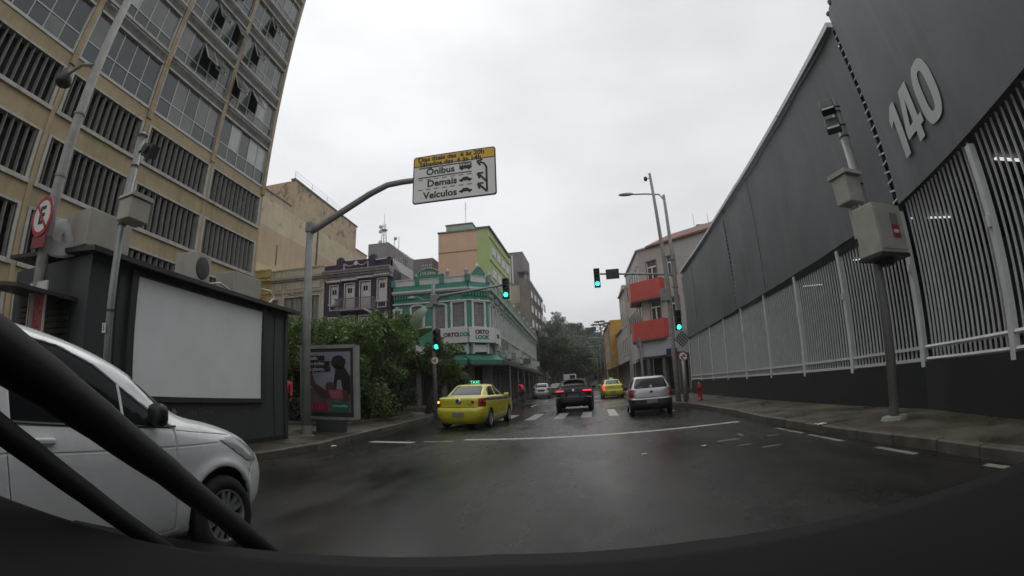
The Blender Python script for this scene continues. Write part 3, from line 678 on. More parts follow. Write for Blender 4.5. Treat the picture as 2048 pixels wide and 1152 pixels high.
mb = MB().holes(0, FW_, 4.0, 9.0, [(x - w / 2, x + w / 2, a, c) for x, a, c, w in fwin], 0, .25); mb.b2(0, FW_ - .5, .4, 8, 3.2, 9.3); mb.b2(0, FW_, 3.2, 4, 3.9, 9.3)
mb.out('wall', M['teal'], G)
mb = MB().holes(0, CL, 4.0, 9.0, [(CL / 2 - .45, CL / 2 + .45, 6.05, 7.95)], 0, .25); mb.b2(.4, CL - .3, .5, 1.2, 3.2, 9.0); place(mb.out('wall', M['teal'], G), 'chamfer')
sw = [(1.1 + 2.12 * k, 5.9, 7.9, .9) for k in range(21)]
mb = MB().holes(0, SL, 4.0, 9.6, [(x - w / 2, x + w / 2, a, c) for x, a, c, w in sw], 0, .25); mb.b2(0.4, SL, .35, 7, 3.2, 9.5); place(mb.out('wall', M['tealpale'], G), 'side')
for i, (x, a, c, w) in enumerate(fwin): tall_window(G, x, a, c, w, 'front', i in (1, 2))
tall_window(G, CL / 2, 6.05, 7.95, .9, 'chamfer')
for x, a, c, w in sw: tall_window(G, x, a, c, w, 'side', bars=x < 12)
# cornice, frieze with brackets, parapet panels
def run(where, ln, dz=0.0, mtw='wtrim', mtg='teal'):
    mb = MB(); mb.b2(-.05, ln + .05, -.32, .2, 8.95 + dz, 9.1 + dz).b2(-.03, ln + .03, -.16, .2, 8.05 + dz, 8.15 + dz).b2(-.03, ln + .03, -.22, .2, 8.86 + dz, 8.95 + dz)
    place(mb.out('cornice', M[mtw], G), where)
    mb = MB(); n = max(2, int(ln / .23))
    for k in range(n):
        if (k // 4) % 3 != 2: mb.b2(ln * (k + .2) / n, ln * (k + .75) / n, -.18, 0, 8.45 + dz, 8.82 + dz)
    o = place(mb.out('bracket_row', M[mtg], G), where); o['kind'] = 'stuff'
    mb = MB(); mb.b2(0, ln, -.12, .2, 9.1 + dz, 9.55 + dz); np_ = max(1, round(ln / 2.3))
    for k in range(np_ + 1): q = ln * k / np_; mb.b2(q - .17, q + .17, -.2, .25, 9.55 + dz, 10.1 + dz)
    place(mb.out('parapet', M[mtg], G), where)
    mb = MB()
    for k in range(np_): mb.b2(ln * k / np_ + .18, ln * (k + 1) / np_ - .18, -.1, .1, 9.552 + dz, 10.0 + dz)
    mb.b2(0, ln, -.16, .12, 10.0 + dz, 10.09 + dz); place(mb.outs('parapet_panel', M[mtw], G), where)
run('front', FW_); run('chamfer', CL); run('side', SL, mtw='tealpale', mtg='tealpale')
def pediment(where, x0, x1, z, h, n=14):
    mb = MB(); pts = [(x0, z)] + [(x0 + (x1 - x0) * k / n, z + .15 + h * math.sin(math.pi * k / n)) for k in range(n + 1)] + [(x1, z)]
    mb.prism(pts, 'y', -.16, .2); o = place(mb.out('pediment', M['teal'], G), where)
    MB().tube([(x0 + (x1 - x0) * k / n, -.17, z + .17 + h * math.sin(math.pi * k / n)) for k in range(n + 1)], .05, 6).out('pediment_moulding', M['grille'], o)
    return o
o = pediment('front', 1.75, 4.35, 10.05, .62); text('lettering', 'J.M.Silva', .36, M['wtrim'], o, (3.0, -.18, 10.42), FRONT, .01, 1.1, bold=.006)
MB().ball((4.0, -.18, 10.35), (.13, .05, .15)).ball((2.05, -.18, 10.3), (.1, .04, .1)).outs('rosette', M['wtrim'], o)
o = pediment('chamfer', .3, CL - .3, 10.05, .55, 10); MB().lathe([(.05, 0), (.14, .1), (.16, .22), (.08, .34), (.02, .5)], (CL / 2, .05, 10.7), 'z', 10).out('finial', M['wtrim'], o)
urn = MB().lathe([(.08, 0), (.16, .04), (.1, .12), (.17, .26), (.19, .38), (.1, .46), (.03, .6)], (0, 0, 0), 'z', 12).mesh('urn', M['grille'], True)
for x in (4.6, 6.1): link('urn', urn, G, (x, 0, 10.1))
for k in range(9): place(link('urn', urn, G), 'side').location = (FW_ + 1.3 - .0436 * (1 + k * 5.2), 1.2 + 1 + k * 5.2, 10.1)
# sign band
o = MB().b2(4.05, FW_ + .05, -.5, -.1, 4.8, 5.95).out('sign_board', M['board'], G)
text('lettering', 'ORTO', .42, M['burg'], o, (4.95, -.51, 5.4), FRONT, .008, 1.0, bold=.02); text('lettering', 'LOOK', .42, M['gletter'], o, (5.58 + .38, -.51, 5.4), FRONT, .008, .82, bold=.02)
o = MB().b2(-.22, CL + .22, -.5, -.1, 4.8, 5.95).out('sign_board', M['board'], G); place(o, 'chamfer')
text('lettering', 'ORTO', .42, M['burg'], o, (CL / 2, -.51, 5.58), FRONT, .008, 1, bold=.02); text('lettering', 'LOOK', .42, M['gletter'], o, (CL / 2, -.51, 5.18), FRONT, .008, 1, bold=.02)
o = place(MB().b2(-.05, 2.6, -.5, -.1, 4.8, 5.95).out('sign_board', M['board'], G), 'side'); text('lettering', 'ORTO', .42, M['burg'], o, (1.2, -.51, 5.4), FRONT, .008, 1, bold=.02)
# lower order: white framed lunettes, green fascia, flat canopy, dark shop
for x in (.9, 2.6, 4.3, 5.6):
    o = MB().b2(x - .6, x - .46, -.3, 0, 3.95, 4.75).b2(x + .46, x + .6, -.3, 0, 3.95, 4.75).b2(x - .46, x + .46, -.2, 0, 4.1, 4.65).outs('lunette', M['wtrim'], G)
o = place(MB().b2(.2, .34, -.3, 0, 3.95, 4.75).b2(CL - .34, CL - .2, -.3, 0, 3.95, 4.75).b2(.34, CL - .34, -.2, 0, 4.1, 4.65).outs('lunette', M['wtrim'], G), 'chamfer')
for wh, ln in (('front', FW_), ('chamfer', CL), ('side', SL)):
    q = .5 if wh == 'chamfer' else .1
    mb = MB(); mb.prism([(-.1, 3.9), (-1.1, 3.45), (-1.1, 3.15), (-.1, 3.4)], 'x', -q, ln + q); place(mb.out('awning', M['tawn' if wh != 'side' else 'awn'], G), wh)
    mb = MB(); mb.b2(-q, ln + q, -1.5, -.05, 3.02, 3.14); place(mb.out('canopy', M['awn'], G), wh)
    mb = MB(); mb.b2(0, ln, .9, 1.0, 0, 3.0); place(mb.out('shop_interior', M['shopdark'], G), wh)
    mb = MB(); n = max(1, round(ln / 2.2))
    for k in range(n + 1): mb.b2(ln * k / n - .2, ln * k / n + .2, -.02, .6, 0, 3.02)
    place(mb.outs('pier', M['shopwall'], G), wh)
mb = MB()
for k in range(9): mb.tube([(0.8 + k * 5.2, -1.4, .1), (0.8 + k * 5.2, -1.4, 3.02)], .05, 6)
place(mb.outs('canopy_post', M['greysteel'], G), 'side')
# clutter on the long side: air conditioners, signs on brackets
acm = MB().b2(-.4, .4, -.35, 0, 0, .5, .02).mesh('air_conditioner', M['wtrim']); acg = MB().lathe([(.19, 0), (.17, -.012), (.02, -.014)], (-.08, -.352, .25), 'y', 12).mesh('fan_grille', M['shopwall'])
for k in range(12):
    o = place(link('air_conditioner', acm, G), 'side'); x = 2.0 + k * 3.3; o.location = (FW_ + 1.3 - .0436 * x + .2, 1.2 + x, rnd.choice((4.0, 4.3, 4.6))); link('fan_grille', acg, o)
for k in range(8):
    o = place(MB().b2(-.04, .04, -.9, -.1, 0, .7).b2(-.02, .02, -.95, 0, .7, .74).out('projecting_sign', M[rnd.choice(['wtrim', 'blind', 'shopwall'])], G), 'side'); x = 4 + k * 5.1; o.location = (FW_ + 1.3 - .0436 * x, 1.2 + x, rnd.choice((4.2, 4.5, 3.9)))

# ------------------------------------------------------------------ towers and blocks behind
M['peach'] = mat('peach paint', (.62, .41, .28), .8, var=.06, scale=.6, streak=.2, dcol=(.4, .3, .23))
M['lime'] = mat('pale lime paint', (.4, .49, .22), .8, var=.07, scale=.6, streak=.25, dcol=(.27, .3, .19))
M['greyc'] = mat('grey render', (.2, .19, .19), .85, var=.12, scale=.4, streak=.35, dcol=(.12, .115, .115))
M['greym'] = mat('mid grey render', (.26, .25, .245), .85, var=.12, scale=.4, streak=.35, dcol=(.15, .145, .14))
M['brownc'] = mat('brown concrete', (.21, .185, .165), .85, var=.14, scale=.5, streak=.5, dcol=(.11, .095, .085))
M['palec'] = mat('pale yellowish render', (.45, .42, .33), .85, var=.1, scale=.5, streak=.35, dcol=(.27, .23, .18))
M['dwin'] = mat('distant window glass', (.045, .05, .055), .15, var=.3, scale=.6)
def win_grid(parent, x0, x1, z0, z1, nx, nz, fx=.6, fz=.5, rz=0., loc=None, frame='wtrim', y=0.):
    w, h = (x1 - x0) / nx, (z1 - z0) / nz; pw, ph = w * fx, h * fz
    fm = MB().b2(-pw / 2 - .06, pw / 2 + .06, -.09, .01, -.1, -.02).b2(-pw / 2 - .06, pw / 2 + .06, -.05, .01, ph, ph + .07).b2(-pw / 2 - .06, -pw / 2, -.05, .01, -.02, ph).b2(pw / 2, pw / 2 + .06, -.05, .01, -.02, ph).mesh('window', M[frame])
    gm = MB().b2(-pw / 2, -.03, -.02, .008, -.02, ph).b2(.03, pw / 2, -.02, .008, -.02, ph).mesh('pane', M['dwin'])
    for i in range(nx):
        for j in range(nz):
            p = Vector((x0 + w * (i + .5), y, z0 + h * j + h * (1 - fz) / 2)); p.rotate(Matrix.Rotation(rz, 3, 'Z'))
            if loc: p += Vector(loc)
            o = link('window', fm, parent, p, rz); link('pane', gm, o)
T = thing('apartment_tower', 'peach and lime green apartment tower rising behind the teal corner building', 'building', (-18.7, 55, 0))
MB().b2(0, 5.2, 0, 14, 0, 21.25).out('wall', M['peach'], T)
MB().b2(5.2, 6.7, -.05, 15, 0, 21.35).out('wall', M['lime'], T)
mb = MB(); mb.b2(-.1, 5.2, -.12, 0, 21.25, 21.45).b2(5.2, 6.8, -.2, 0, 21.35, 21.6).b2(6.7, 6.95, -.2, 15, 21.35, 21.6).b2(0, 5.2, -.04, 0, 18.55, 18.65).b2(0, 5.2, -.04, 0, 14.9, 15.0); mb.out('coping', M['spandrel'], T)
MB().b2(.75, 4.3, 1, 8, 21.3, 22.6).out('roof_box', M['tealpale'], T); MB().b2(.65, 4.4, .9, 8.1, 22.6, 22.75).out('roof_box', M['spandrel'], T)
MB().tube([(3.2, 2, 22.7), (3.2, 2, 26.2)], .03, 5).tube([(3.0, 2, 25.2), (3.5, 2, 25.3)], .02, 4).tube([(2.9, 2, 25.7), (3.4, 2, 25.8)], .02, 4).out('antenna', M['greysteel'], T)
win_grid(T, 1.5, 14.5, 8.5, 20.5, 4, 4, .72, .42, R(90), (6.71, 0, 0))
for z in (11.2, 14.2, 17.2, 20.2): MB().b2(6.7, 6.85, .2, 14.8, z, z + .12).out('ledge', M['lime'], T)
B_ = thing('tower_block', 'slim grey topped tower with pale painted base beyond the lime tower', 'building', (-15.2, 82, 0))
MB().b2(0, 3.6, 0, 9, 0, 19.6).out('wall', M['palec'], B_); MB().b2(-.02, 3.62, -.02, 9, 19.6, 25.9).out('wall', M['greyc'], B_)
MB().b2(.2, 3.4, -.04, 0, 13.5, 16.4).out('wall_patch', mat('faded brown repaint', (.36, .27, .21), .85, var=.2, scale=.5, dirt=.4, dcol=(.4, .36, .28)), B_)
MB().b2(1.0, 1.25, -.06, 0, 20, 25.3).b2(1.5, 1.75, -.06, 0, 20, 25.3).outs('window_strip', M['wtrim'], B_)
B_ = thing('apartment_building', 'brown concrete apartment block beyond the slim grey topped tower', 'building', (-12.0, 79, 0))
MB().b2(0, 1.6, 0, 22, 0, 20.0).out('wall', M['brownc'], B_); win_grid(B_, 1, 21, 11, 19, 5, 3, .62, .5, R(88), (1.62, 0, 0), 'greym')
mb = MB(); mb.b2(1.6, 1.75, 0, 22, 19.6, 20.1)
for k in range(5): mb.b2(1.6, 1.8, 1 + k * 4, 1.35 + k * 4, 10.5, 19.6)
mb.out('frame', M['greym'], B_); mb = MB(); mb.b2(-.6, 1.4, 1, 3.4, 21.6, 22.0)
for x, y in ((-.4, 1.2), (1.2, 1.2), (-.4, 3.2), (1.2, 3.2)): mb.b2(x - .07, x + .07, y - .07, y + .07, 20, 21.6)
mb.out('roof_shelter', M['brownc'], B_)
def block(name, lab, X0, X1, Y, Zt, mt, d=14, pitch=None):
    o = thing(name, lab, 'building', (X0, Y, 0)); w = X1 - X0
    if pitch:
        MB().prism([(0, 0), (w, 0), (w, pitch), (w * .55, Zt), (0, Zt)], 'y', 0, d).out('wall', mt, o)
    else: MB().b2(0, w, 0, d, 0, Zt).out('wall', mt, o)
    return o
o = block('warehouse', 'grey gabled block with roof mast behind the purple house', -41, -33.2, 78, 29.2, M['greyc'], 14, 26.2); win_grid(o, 4.6, 7.6, 24.4, 26, 3, 1, .3, .55)
MB().b2(7.8, 9.3, .5, 12, 0, 25.5).out('wall', M['greym'], o)
mb = MB()
for q in range(3):
    a = 2 * math.pi * q / 3; mb.tube([(.9 + .8 * math.cos(a), 5 + .8 * math.sin(a), 29), (.9 + .3 * math.cos(a), 5 + .3 * math.sin(a), 35)], .07, 5)
for k in range(9):
    z = 29.3 + k * .65; r = .8 - .5 * (z - 29) / 6
    pts = [(.9 + r * math.cos(2 * math.pi * q / 3), 5 + r * math.sin(2 * math.pi * q / 3), z) for q in range(4)]; mb.tube(pts, .035, 4); mb.tube([pts[0], (.9 + r * math.cos(2.09), 5 + r * math.sin(2.09), z + .6)], .03, 4)
mb.tube([(.9, 5, 35), (.9, 5, 37.5)], .05, 4)
for z in (31, 33.3, 34.3): mb.lathe([(.05, 0), (.4, .05), (.42, .2), (.05, .22)], (.3, 4.4, z), 'y', 10)
mb.lathe([(.7, 0), (.75, .08), (.7, .16)], (.9, 5, 33.6), 'z', 10); mb.out('roof_mast', M['alu'], o)
mb = MB(); mb.tube([(4.2, 3, 29.2), (4.2, 3, 31.2), (5.2, 3, 31), (5.2, 3, 28.6)], .06, 5); mb.lathe([(.3, 0), (.35, .1)], (4.4, 3, 30.8), 'y', 10); mb.outs('antenna', M['greysteel'], o)
o = block('shed', 'dull grey sloped block between the purple house and the teal building', -33.5, -28.5, 66, 22.5, M['greym'], 10, 19.2); MB().b2(.3, 1.6, -.05, 0, 20.2, 20.9).out('wall_sign', M['wtrim'], o)
o = block('stair_tower', 'small grey rooftop block with slit windows beside the peach tower', -23.6, -20.7, 58.5, 19.2, M['greyc'], 6); win_grid(o, 1.2, 2.8, 16.2, 18.6, 3, 1, .35, .7)

# ------------------------------------------------------------------ white and red corner house, right
M['rose'] = mat('pale pinkish render', (.44, .4, .38), .8, var=.1, scale=.8, streak=.35, dcol=(.25, .22, .21))
M['redp'] = mat('coral red paint', (.56, .085, .06), .6, var=.1, scale=1, streak=.25, dcol=(.3, .07, .05))
M['lilac'] = mat('lilac white shop board', (.46, .46, .5), .6, var=.07, scale=1, streak=.3, dcol=(.36, .36, .4))
M['tile'] = mat('old clay tiles', (.18, .1, .075), .85, var=.35, scale=3, bump=.6, bscale=8)
M['ochre'] = mat('ochre yellow render', (.58, .31, .05), .8, var=.15, scale=.8, streak=.35, dcol=(.3, .17, .07))
A_ = Vector((5.0, 44.3)); B2 = Vector((8.6, 41.2)); ca = math.atan2(B2.y - A_.y, B2.x - A_.x); cl = (B2 - A_).length
H = thing('corner_house', 'pale three storey corner house with two coral red balconies', 'house', (A_.x, A_.y, 0), ca)
cw = [(1.5, 6.6, 8.45, 1.1), (1.5, 10.4, 12.3, 1.1), (3.7, 10.4, 12.3, .9), (3.7, 6.6, 8.45, .9)]
mb = MB().holes(0, cl, 3.2, 13.6, [(x - w / 2, x + w / 2, a, c) for x, a, c, w in cw], 0, .25); mb.b2(.3, cl, .4, 8, 3.2, 13.5); mb.out('wall', M['rose'], H)
for x, a, c, w in cw:
    o = MB().b2(x - w / 2, x - w / 2 + .05, .06, .14, a, c).b2(x + w / 2 - .05, x + w / 2, .06, .14, a, c).b2(x - .05, x + .05, .05, .13, a, c - .6).b2(x - w / 2, x + w / 2, .05, .13, c - .62, c - .5).b2(x - w / 2, x + w / 2, .05, .14, a, a + .07).out('window', M['white'], H)
    MB().b2(x - w / 2, x + w / 2, .15, .17, a, c).out('pane', M['dwin'], o)
    MB().b2(x - w / 2 - .08, x - w / 2, -.04, .02, a - .02, c + .1).b2(x + w / 2, x + w / 2 + .08, -.04, .02, a - .02, c + .1).b2(x - w / 2 - .08, x + w / 2 + .08, -.04, .02, c, c + .1).out('window_trim', M['brownc'], o)
sa = R(92.5) - ca                                     # street side, turned from the chamfer
SW = 11.0
swn = [(.8 + 1.55 * k, z, z + 1.75, .7) for k in range(7) for z in (6.7, 10.5)]
mb = MB().holes(0, SW, 3.2, 13.6, [], 0, .2); o = mb.out('wall', M['rose'], H)
def sside(o): o.rotation_euler = (0, 0, math.pi + sa); o.location = (math.cos(sa) * SW, math.sin(sa) * SW, 0); return o
sside(o)
for x, a, c, w in swn:
    o = sside(MB().b2(SW - x - w / 2 - .06, SW - x + w / 2 + .06, -.05, .0, a - .06, a).b2(SW - x - w / 2 - .06, SW - x + w / 2 + .06, -.05, 0, c, c + .06).b2(SW - x - w / 2 - .06, SW - x - w / 2, -.04, 0, a, c).b2(SW - x + w / 2, SW - x + w / 2 + .06, -.04, 0, a, c).out('window', M['brownc'], H))
    MB().b2(SW - x - w / 2, SW - x + w / 2, -.02, -.005, a, c).out('pane', M['dwin'], o)
for z in (4.95, 8.7):
    d1 = Vector((math.cos(sa), math.sin(sa))); n1 = Vector((math.sin(sa), -math.cos(sa))) * -1
    pts = [(d1.x * 3.2 + n1.x * .02, d1.y * 3.2 + n1.y * .02), (d1.x * 3.2 + n1.x * .8, d1.y * 3.2 + n1.y * .8), (-.35 + n1.x * .5, -.75), (2.75, -.8), (2.75, -.005), (.05, -.005)]
    MB().prism(pts, 'z', z, z + 1.72).out('balcony', M['redp'], H)
    MB().prism([(p[0] * .96, p[1] * .96) for p in pts], 'z', z - .12, z - .002).out('balcony_slab', M['brownc'], H)
MB().b2(0, cl, -.35, -.005, 3.35, 4.9).out('shop_board', M['lilac'], H); sside(MB().b2(SW - 6, SW, -.35, -.005, 3.35, 4.8).out('shop_board', M['lilac'], H))
o = MB().b2(2.6, 4.0, -.6, -.4, 3.35, 3.85).out('shop_sign', mat('navy sign', (.03, .035, .08), .5), H)
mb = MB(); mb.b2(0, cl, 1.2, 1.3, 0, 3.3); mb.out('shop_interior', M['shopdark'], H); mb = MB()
for x in (0.15, 1.9, 3.4, 4.6): mb.b2(x - .16, x + .16, .0, .6, 0, 3.3)
mb.outs('pier', M['shopwall'], H)
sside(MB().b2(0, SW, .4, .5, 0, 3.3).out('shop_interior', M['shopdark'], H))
mb = MB(); mb.prism([(-.25, 13.6), (-.25, 13.78), (4.5, 15.9), (9, 13.78), (9, 13.6)], 'x', 1.2, cl + 6); mb.out('roof', M['tile'], H)
mb = MB(); mb.b2(-.1, cl, -.15, .2, 13.6, 13.75); mb.out('coping', M['rose'], H); sside(MB().b2(0, SW, -.15, .3, 13.6, 13.75).out('coping', M['rose'], H))
MB().b2(cl, cl + 9, 0, 9, 0, 13.6).out('wall', M['rose'], H)
# awning over the pavement further along, with posts
aw = thing('shop_awning', 'long dark shop awning over the pavement under the worn houses', 'awning', (4.4, 55.5, 0), R(92.5))
mb = MB(); mb.prism([(.1, 3.7), (1.7, 3.1), (1.7, 3.0), (.1, 3.6)], 'x', 0, 26); mb.b2(0, 26, -.4, -.3, 0, 3.2); mb.out('roof', M['awn'], aw)
mb = MB()
for k in range(7): mb.tube([(k * 4 + .3, 1.6, .1), (k * 4 + .3, 1.6, 3.05)], .05, 6)
mb.outs('post', M['greysteel'], aw)
def row_house(lab, Y, ln, Zt, mt, nx, x=0., pitch=0.):
    o = thing('row_house', lab, 'house', (4.75 - .0436 * (Y - 44) + x, Y, 0), R(92.5))
    # local x runs away along the street, local -y faces into the block; +y faces the street
    if pitch: MB().prism([(0, 0), (0, Zt), (-4, Zt + pitch), (-8, Zt), (-8, 0)], 'x', 0, ln).out('wall', mt, o)
    else: MB().b2(0, ln, -9, 0, 0, Zt).out('wall', mt, o)
    MB().b2(-.1, ln + .1, -.2, .25, Zt - .35, Zt - .2).out('cornice', M['ledge'], o)
    fm = MB().b2(-.5, .5, 0, .1, -.1, 0).b2(-.5, -.42, 0, .06, 0, 1.9).b2(.42, .5, 0, .06, 0, 1.9).b2(-.5, .5, 0, .06, 1.9, 2.0).mesh('window', M['wtrim']); gm = MB().b2(-.42, .42, .005, .03, 0, 1.9).mesh('pane', M['dwin'])
    z = 4.6
    while z + 2.2 < Zt:
        for k in range(nx): w = link('window', fm, o, (ln * (k + .5) / nx, 0, z)); link('pane', gm, w)
        z += 3.4
    return o
row_house('narrow grey white house behind the coral balconies', 55.6, 6, 12.5, M['rose'], 3)
row_house('worn beige low house with stained tiled roof', 61.7, 9, 8.4, M['palec'], 4, .1, 1.6)
row_house('ochre yellow house beyond the worn low house', 71, 14, 10.6, M['ochre'], 5, -.75)
row_house('orange low house at the end of the row', 85.3, 9, 8.2, mat('orange render', (.5, .2, .06), .8, var=.2, scale=1, streak=.4, dcol=(.25, .13, .07)), 3, -.5)
o = block('apartment_building', 'tall cream apartment slab behind the ochre house', 6.6, 10.2, 92, 20.2, M['palec'], 12); win_grid(o, .4, 3.2, 9, 19.5, 2, 4, .4, .45)
o = block('apartment_building', 'blue grey narrow slab between cream slab and pale corner house', 8.0, 12, 72, 15.8, mat('blue grey render', (.25, .29, .33), .8, var=.1, scale=.5), 10); win_grid(o, .2, 2, 8, 15, 1, 3, .6, .5)
o = block('apartment_building', 'yellow block with two brown water tanks behind tiled roof', 14.2, 24, 60, 19.5, M['ochre'], 12)
for x in (2.2, 4.4): MB().b2(x - .8, x + .8, .5, 2.5, 19.5, 21.3).out('water_tank', M['brownc'], o)
MB().b2(-2.2, -.05, 0, 6, 0, 19.2).out('wall', mat('faded blue render', (.16, .2, .3), .8, var=.15), o)
mb = MB()
for x in (1.2, 3.3, 5.6): mb.tube([(x, 1, 19.5), (x, 1, 23)], .03, 4)
mb.outs('antenna', M['greysteel'], o)
# ------------------------------------------------------------------ newsstand kiosk on the left pavement
M['kiosk'] = mat('dark grey kiosk sheet', (.045, .052, .052), .5, var=.12, scale=1.2, streak=.4, dcol=(.075, .08, .076), dirt=.3, bump=.1, bscale=6)
M['kpanel'] = mat('blank white poster panel', (.78, .8, .79), .6, var=.05, scale=1.2, dirt=.25, dcol=(.6, .61, .6))
M['kroof'] = mat('kiosk roof sheet', (.035, .034, .033), .5, var=.2, scale=3)
M['beige'] = mat('beige casing', (.36, .345, .29), .6, var=.1, scale=3, streak=.35, dcol=(.2, .185, .15))
KZ = .14
kx, ky = -7.02, 3.75
K = thing('kiosk', 'dark grey street kiosk with big blank white poster panel on its side', 'kiosk', (kx, ky, KZ), R(92.5))
KL_ = 5.75; KD = 3.2; KH = 3.08
mb = MB(); mb.b2(0, KL_, 0, KD, 0, KH); mb.out('body', M['kiosk'], K)
mb = MB(); mb.prism([(-.28, KH - .02), (KD + .2, KH + .25), (KD + .2, KH + .32), (-.28, KH + .06)], 'x', -.16, KL_ + .16); mb.out('roof', M['kroof'], K)
mb = MB()
for x in (.9, 4.72): mb.b2(x - .07, x + .07, -.09, -.004, .98, KH - .06)
mb.b2(.83, 4.79, -.09, -.004, .9, .98); mb.b2(.97, 4.65, -.07, -.004, 2.95, KH - .06); mb.b2(5.62, 5.75, -.03, .0, 0, KH - .05); mb.out('panel_frame', M['kroof'], K)
MB().b2(.98, 4.64, -.05, -.004, .99, 2.94).out('poster_panel', M['kpanel'], K)
mb = MB()
for x in (1.4, 2.3, 3.2, 4.1): mb.b2(x - .004, x + .004, -.056, -.0505, 1.0, 2.93)
mb.bm.clear()
for x in (.6, 5.2): mb.b2(x - .006, x + .006, -.012, -.002, .02, KH - .1)
mb.b2(.05, 5.6, -.02, -.002, .0, .1); mb.outs('seam', M['black'], K)
MB().box((2.02, -.008, .72), (.1, .006, .1), m=Matrix.Rotation(R(45), 4, 'Y')).out('logo_mark', M['greysteel'], K)
text('lettering', 'Lucy Cosmos', .13, mat('grey letters', (.13, .135, .135), .5), K, (2.75, -.006, .72), FRONT, .003, 1.0)
# end wall towards the camera: roller shutter, flap awning, little red poster
mb = MB()
for k in range(22): mb.box((-.02, .5 + 1.1, .3 + k * .1), (.03, 2.2, .085), m=Matrix.Rotation(R(12), 4, 'Y'))
mb.outs('slat', M['kroof'], K)
mb = MB(); mb.prism([(.3, 2.35), (2.9, 2.6), (2.9, 2.66), (.3, 2.41)], 'x', -1.15, -.02); mb.out('awning_flap', M['kroof'], K)
o = MB().b2(-.5, -.47, .55, 1.25, 1.75, 2.6).out('poster', mat('white poster sheet', (.5, .48, .46), .6), K)
MB().b2(-.506, -.5, .6, 1.2, 1.8, 2.4).out('poster_print', mat('red poster print', (.3, .05, .05), .6, var=.9, scale=14), o)
MB().b2(-.9, -.1, 1.5, 3.0, 1.1, 1.9).out('magazine_rack', mat('blue rack', (.03, .07, .1), .6, var=.3), K)
# air conditioners and hoses on the roof
def ac(loc, dims, lab, rz=0., fan=True):
    o = thing('air_conditioner', lab, 'air conditioner', loc, rz, 'air conditioners on the kiosk roof'); x, y, z = dims
    MB().box((0, 0, z / 2), dims, bev=.015).out('casing', M['beige'], o)
    mb = MB()
    for k in range(6): mb.box((x / 2 + .008, 0, z * (.2 + k * .12)), (.02, y * .7, .035), m=Matrix.Rotation(R(25), 4, 'Y'))
    mb.outs('louvre', M['kroof'], o)
    if fan: MB().lathe([(z * .38, 0), (z * .36, -.02), (z * .1, -.03), (0, -.03)], (-x * .1, -y / 2 - .002, z / 2), 'y', 20).out('fan_grille', M['kroof'], o)
    mb = MB()
    for s_ in (-1, 1): mb.box((s_ * x * .35, 0, -.03), (.06, y * 1.05, .06))
    mb.outs('foot', M['kroof'], o); return o
def roofz(d): return KZ + KH + .06 + d * .08 + .07
for (px, py), dims, lab, rz, fan in (((190, 500), (.95, .85, .62), 'large beige air conditioner at the near end of the kiosk roof', R(92), False), ((383, 560), (.5, .62, .62), 'beige air conditioner with round fan in the middle of the kiosk roof', R(100), True), ((475, 598), (1.0, .6, .5), 'wide beige air conditioner with white hose at the far end of the kiosk roof', R(92), False)):
    p = aX(px, py, -7.75); o = ac((p.x, p.y, roofz(.55)), dims, lab, rz, fan)
hp = [aX(415, 568, -7.3), aX(440, 566, -7.3), aX(457, 578, -7.3), aX(470, 595, -7.3), aX(490, 600, -7.32), aX(520, 607, -7.35), aX(540, 605, -7.4), aX(548, 595, -7.45), aX(540, 582, -7.5), aX(522, 578, -7.55)]
tag(MB().tube(hp, .022, 8).out('hose', mat('white hose', (.55, .53, .47), .5), smooth=True), 'white insulated hose looping over the kiosk roof edge', 'hose')
# dish leaning by the near air conditioner
p = aX(128, 470, -8.0); o = thing('satellite_dish', 'grey satellite dish seen edge on at the near end of the kiosk roof', 'satellite dish', p)
MB().lathe([(0, -.1), (.25, -.06), (.48, .03), (.5, .06), (.47, .05), (.25, -.03), (0, -.07)], (0, 0, 0), 'y', 24).out('dish', M['greysteel'], o); MB().tube([(0, -.08, 0), (.05, -.2, -.25), (.05, -.2, p.z * -1 + roofz(.9))], .025, 6).out('mast', M['greysteel'], o); o.rotation_euler = (R(-35), 0, R(55))

# ------------------------------------------------------------------ poles on the left
o = thing('utility_pole', 'thick grey concrete pole with round no parking sign by the kiosk end', 'pole', (-8.05, 3.28, KZ))
MB().tube([(0, 0, -.1), (0, 0, 4), (0, 0, 9.5)], [.12, .105, .085], 16).out('shaft', M['concrete'], o, True)
mb = MB()
for z in (2.5, 3.35, 4.4, 5.6): mb.lathe([(.118, 0), (.118, .04), (.11, .04)], (0, 0, z), 'z', 16)
mb.outs('band', M['greysteel'], o)
mb = MB().tube([(0, -.1, 6.65), (-.35, -.2, 6.75), (-.85, -.25, 6.72)], .035, 6); mb.out('bracket', M['greysteel'], o)
MB().lathe([(.02, .12), (.1, .1), (.16, -.05), (.19, -.2), (.15, -.24), (0, -.24)], (-.95, -.25, 6.75), 'z', 14).out('floodlight', M['kroof'], o, True)
s_ = thing('no_parking_sign', 'round no parking sign with E under red ring on the concrete pole', 'sign', aY(86, 433, 3.08), R(8)); s_.scale = (1.12, 1, 1.12)
MB().lathe([(.3, 0), (.3, -.02), (0, -.02)], (0, 0, 0), 'y', 28).out('plate', mat('sign red', (.36, .02, .025), .45), s_)
MB().lathe([(.235, -.021), (.235, -.025), (0, -.025)], (0, 0, 0), 'y', 28).out('sign_face', mat('sign white', (.62, .62, .6), .45), s_)
text('lettering', 'E', .36, M['black'], s_, (0, -.027, 0), FRONT, .002, 1, bold=.012)
MB().box((0, -.034, 0), (.04, .006, .5), m=Matrix.Rotation(R(-45), 4, 'Y')).out('slash', mat('slash red', (.36, .02, .025), .45), s_)
MB().b2(-.2, .2, 0, .03, -.46, -.28).out('lower_plate', mat('sign dark red', (.2, .03, .035), .5), s_)
o = thing('signal_pole', 'slim grey steel pole with control box in front of the kiosk', 'pole', (-6.62, 3.98, KZ))
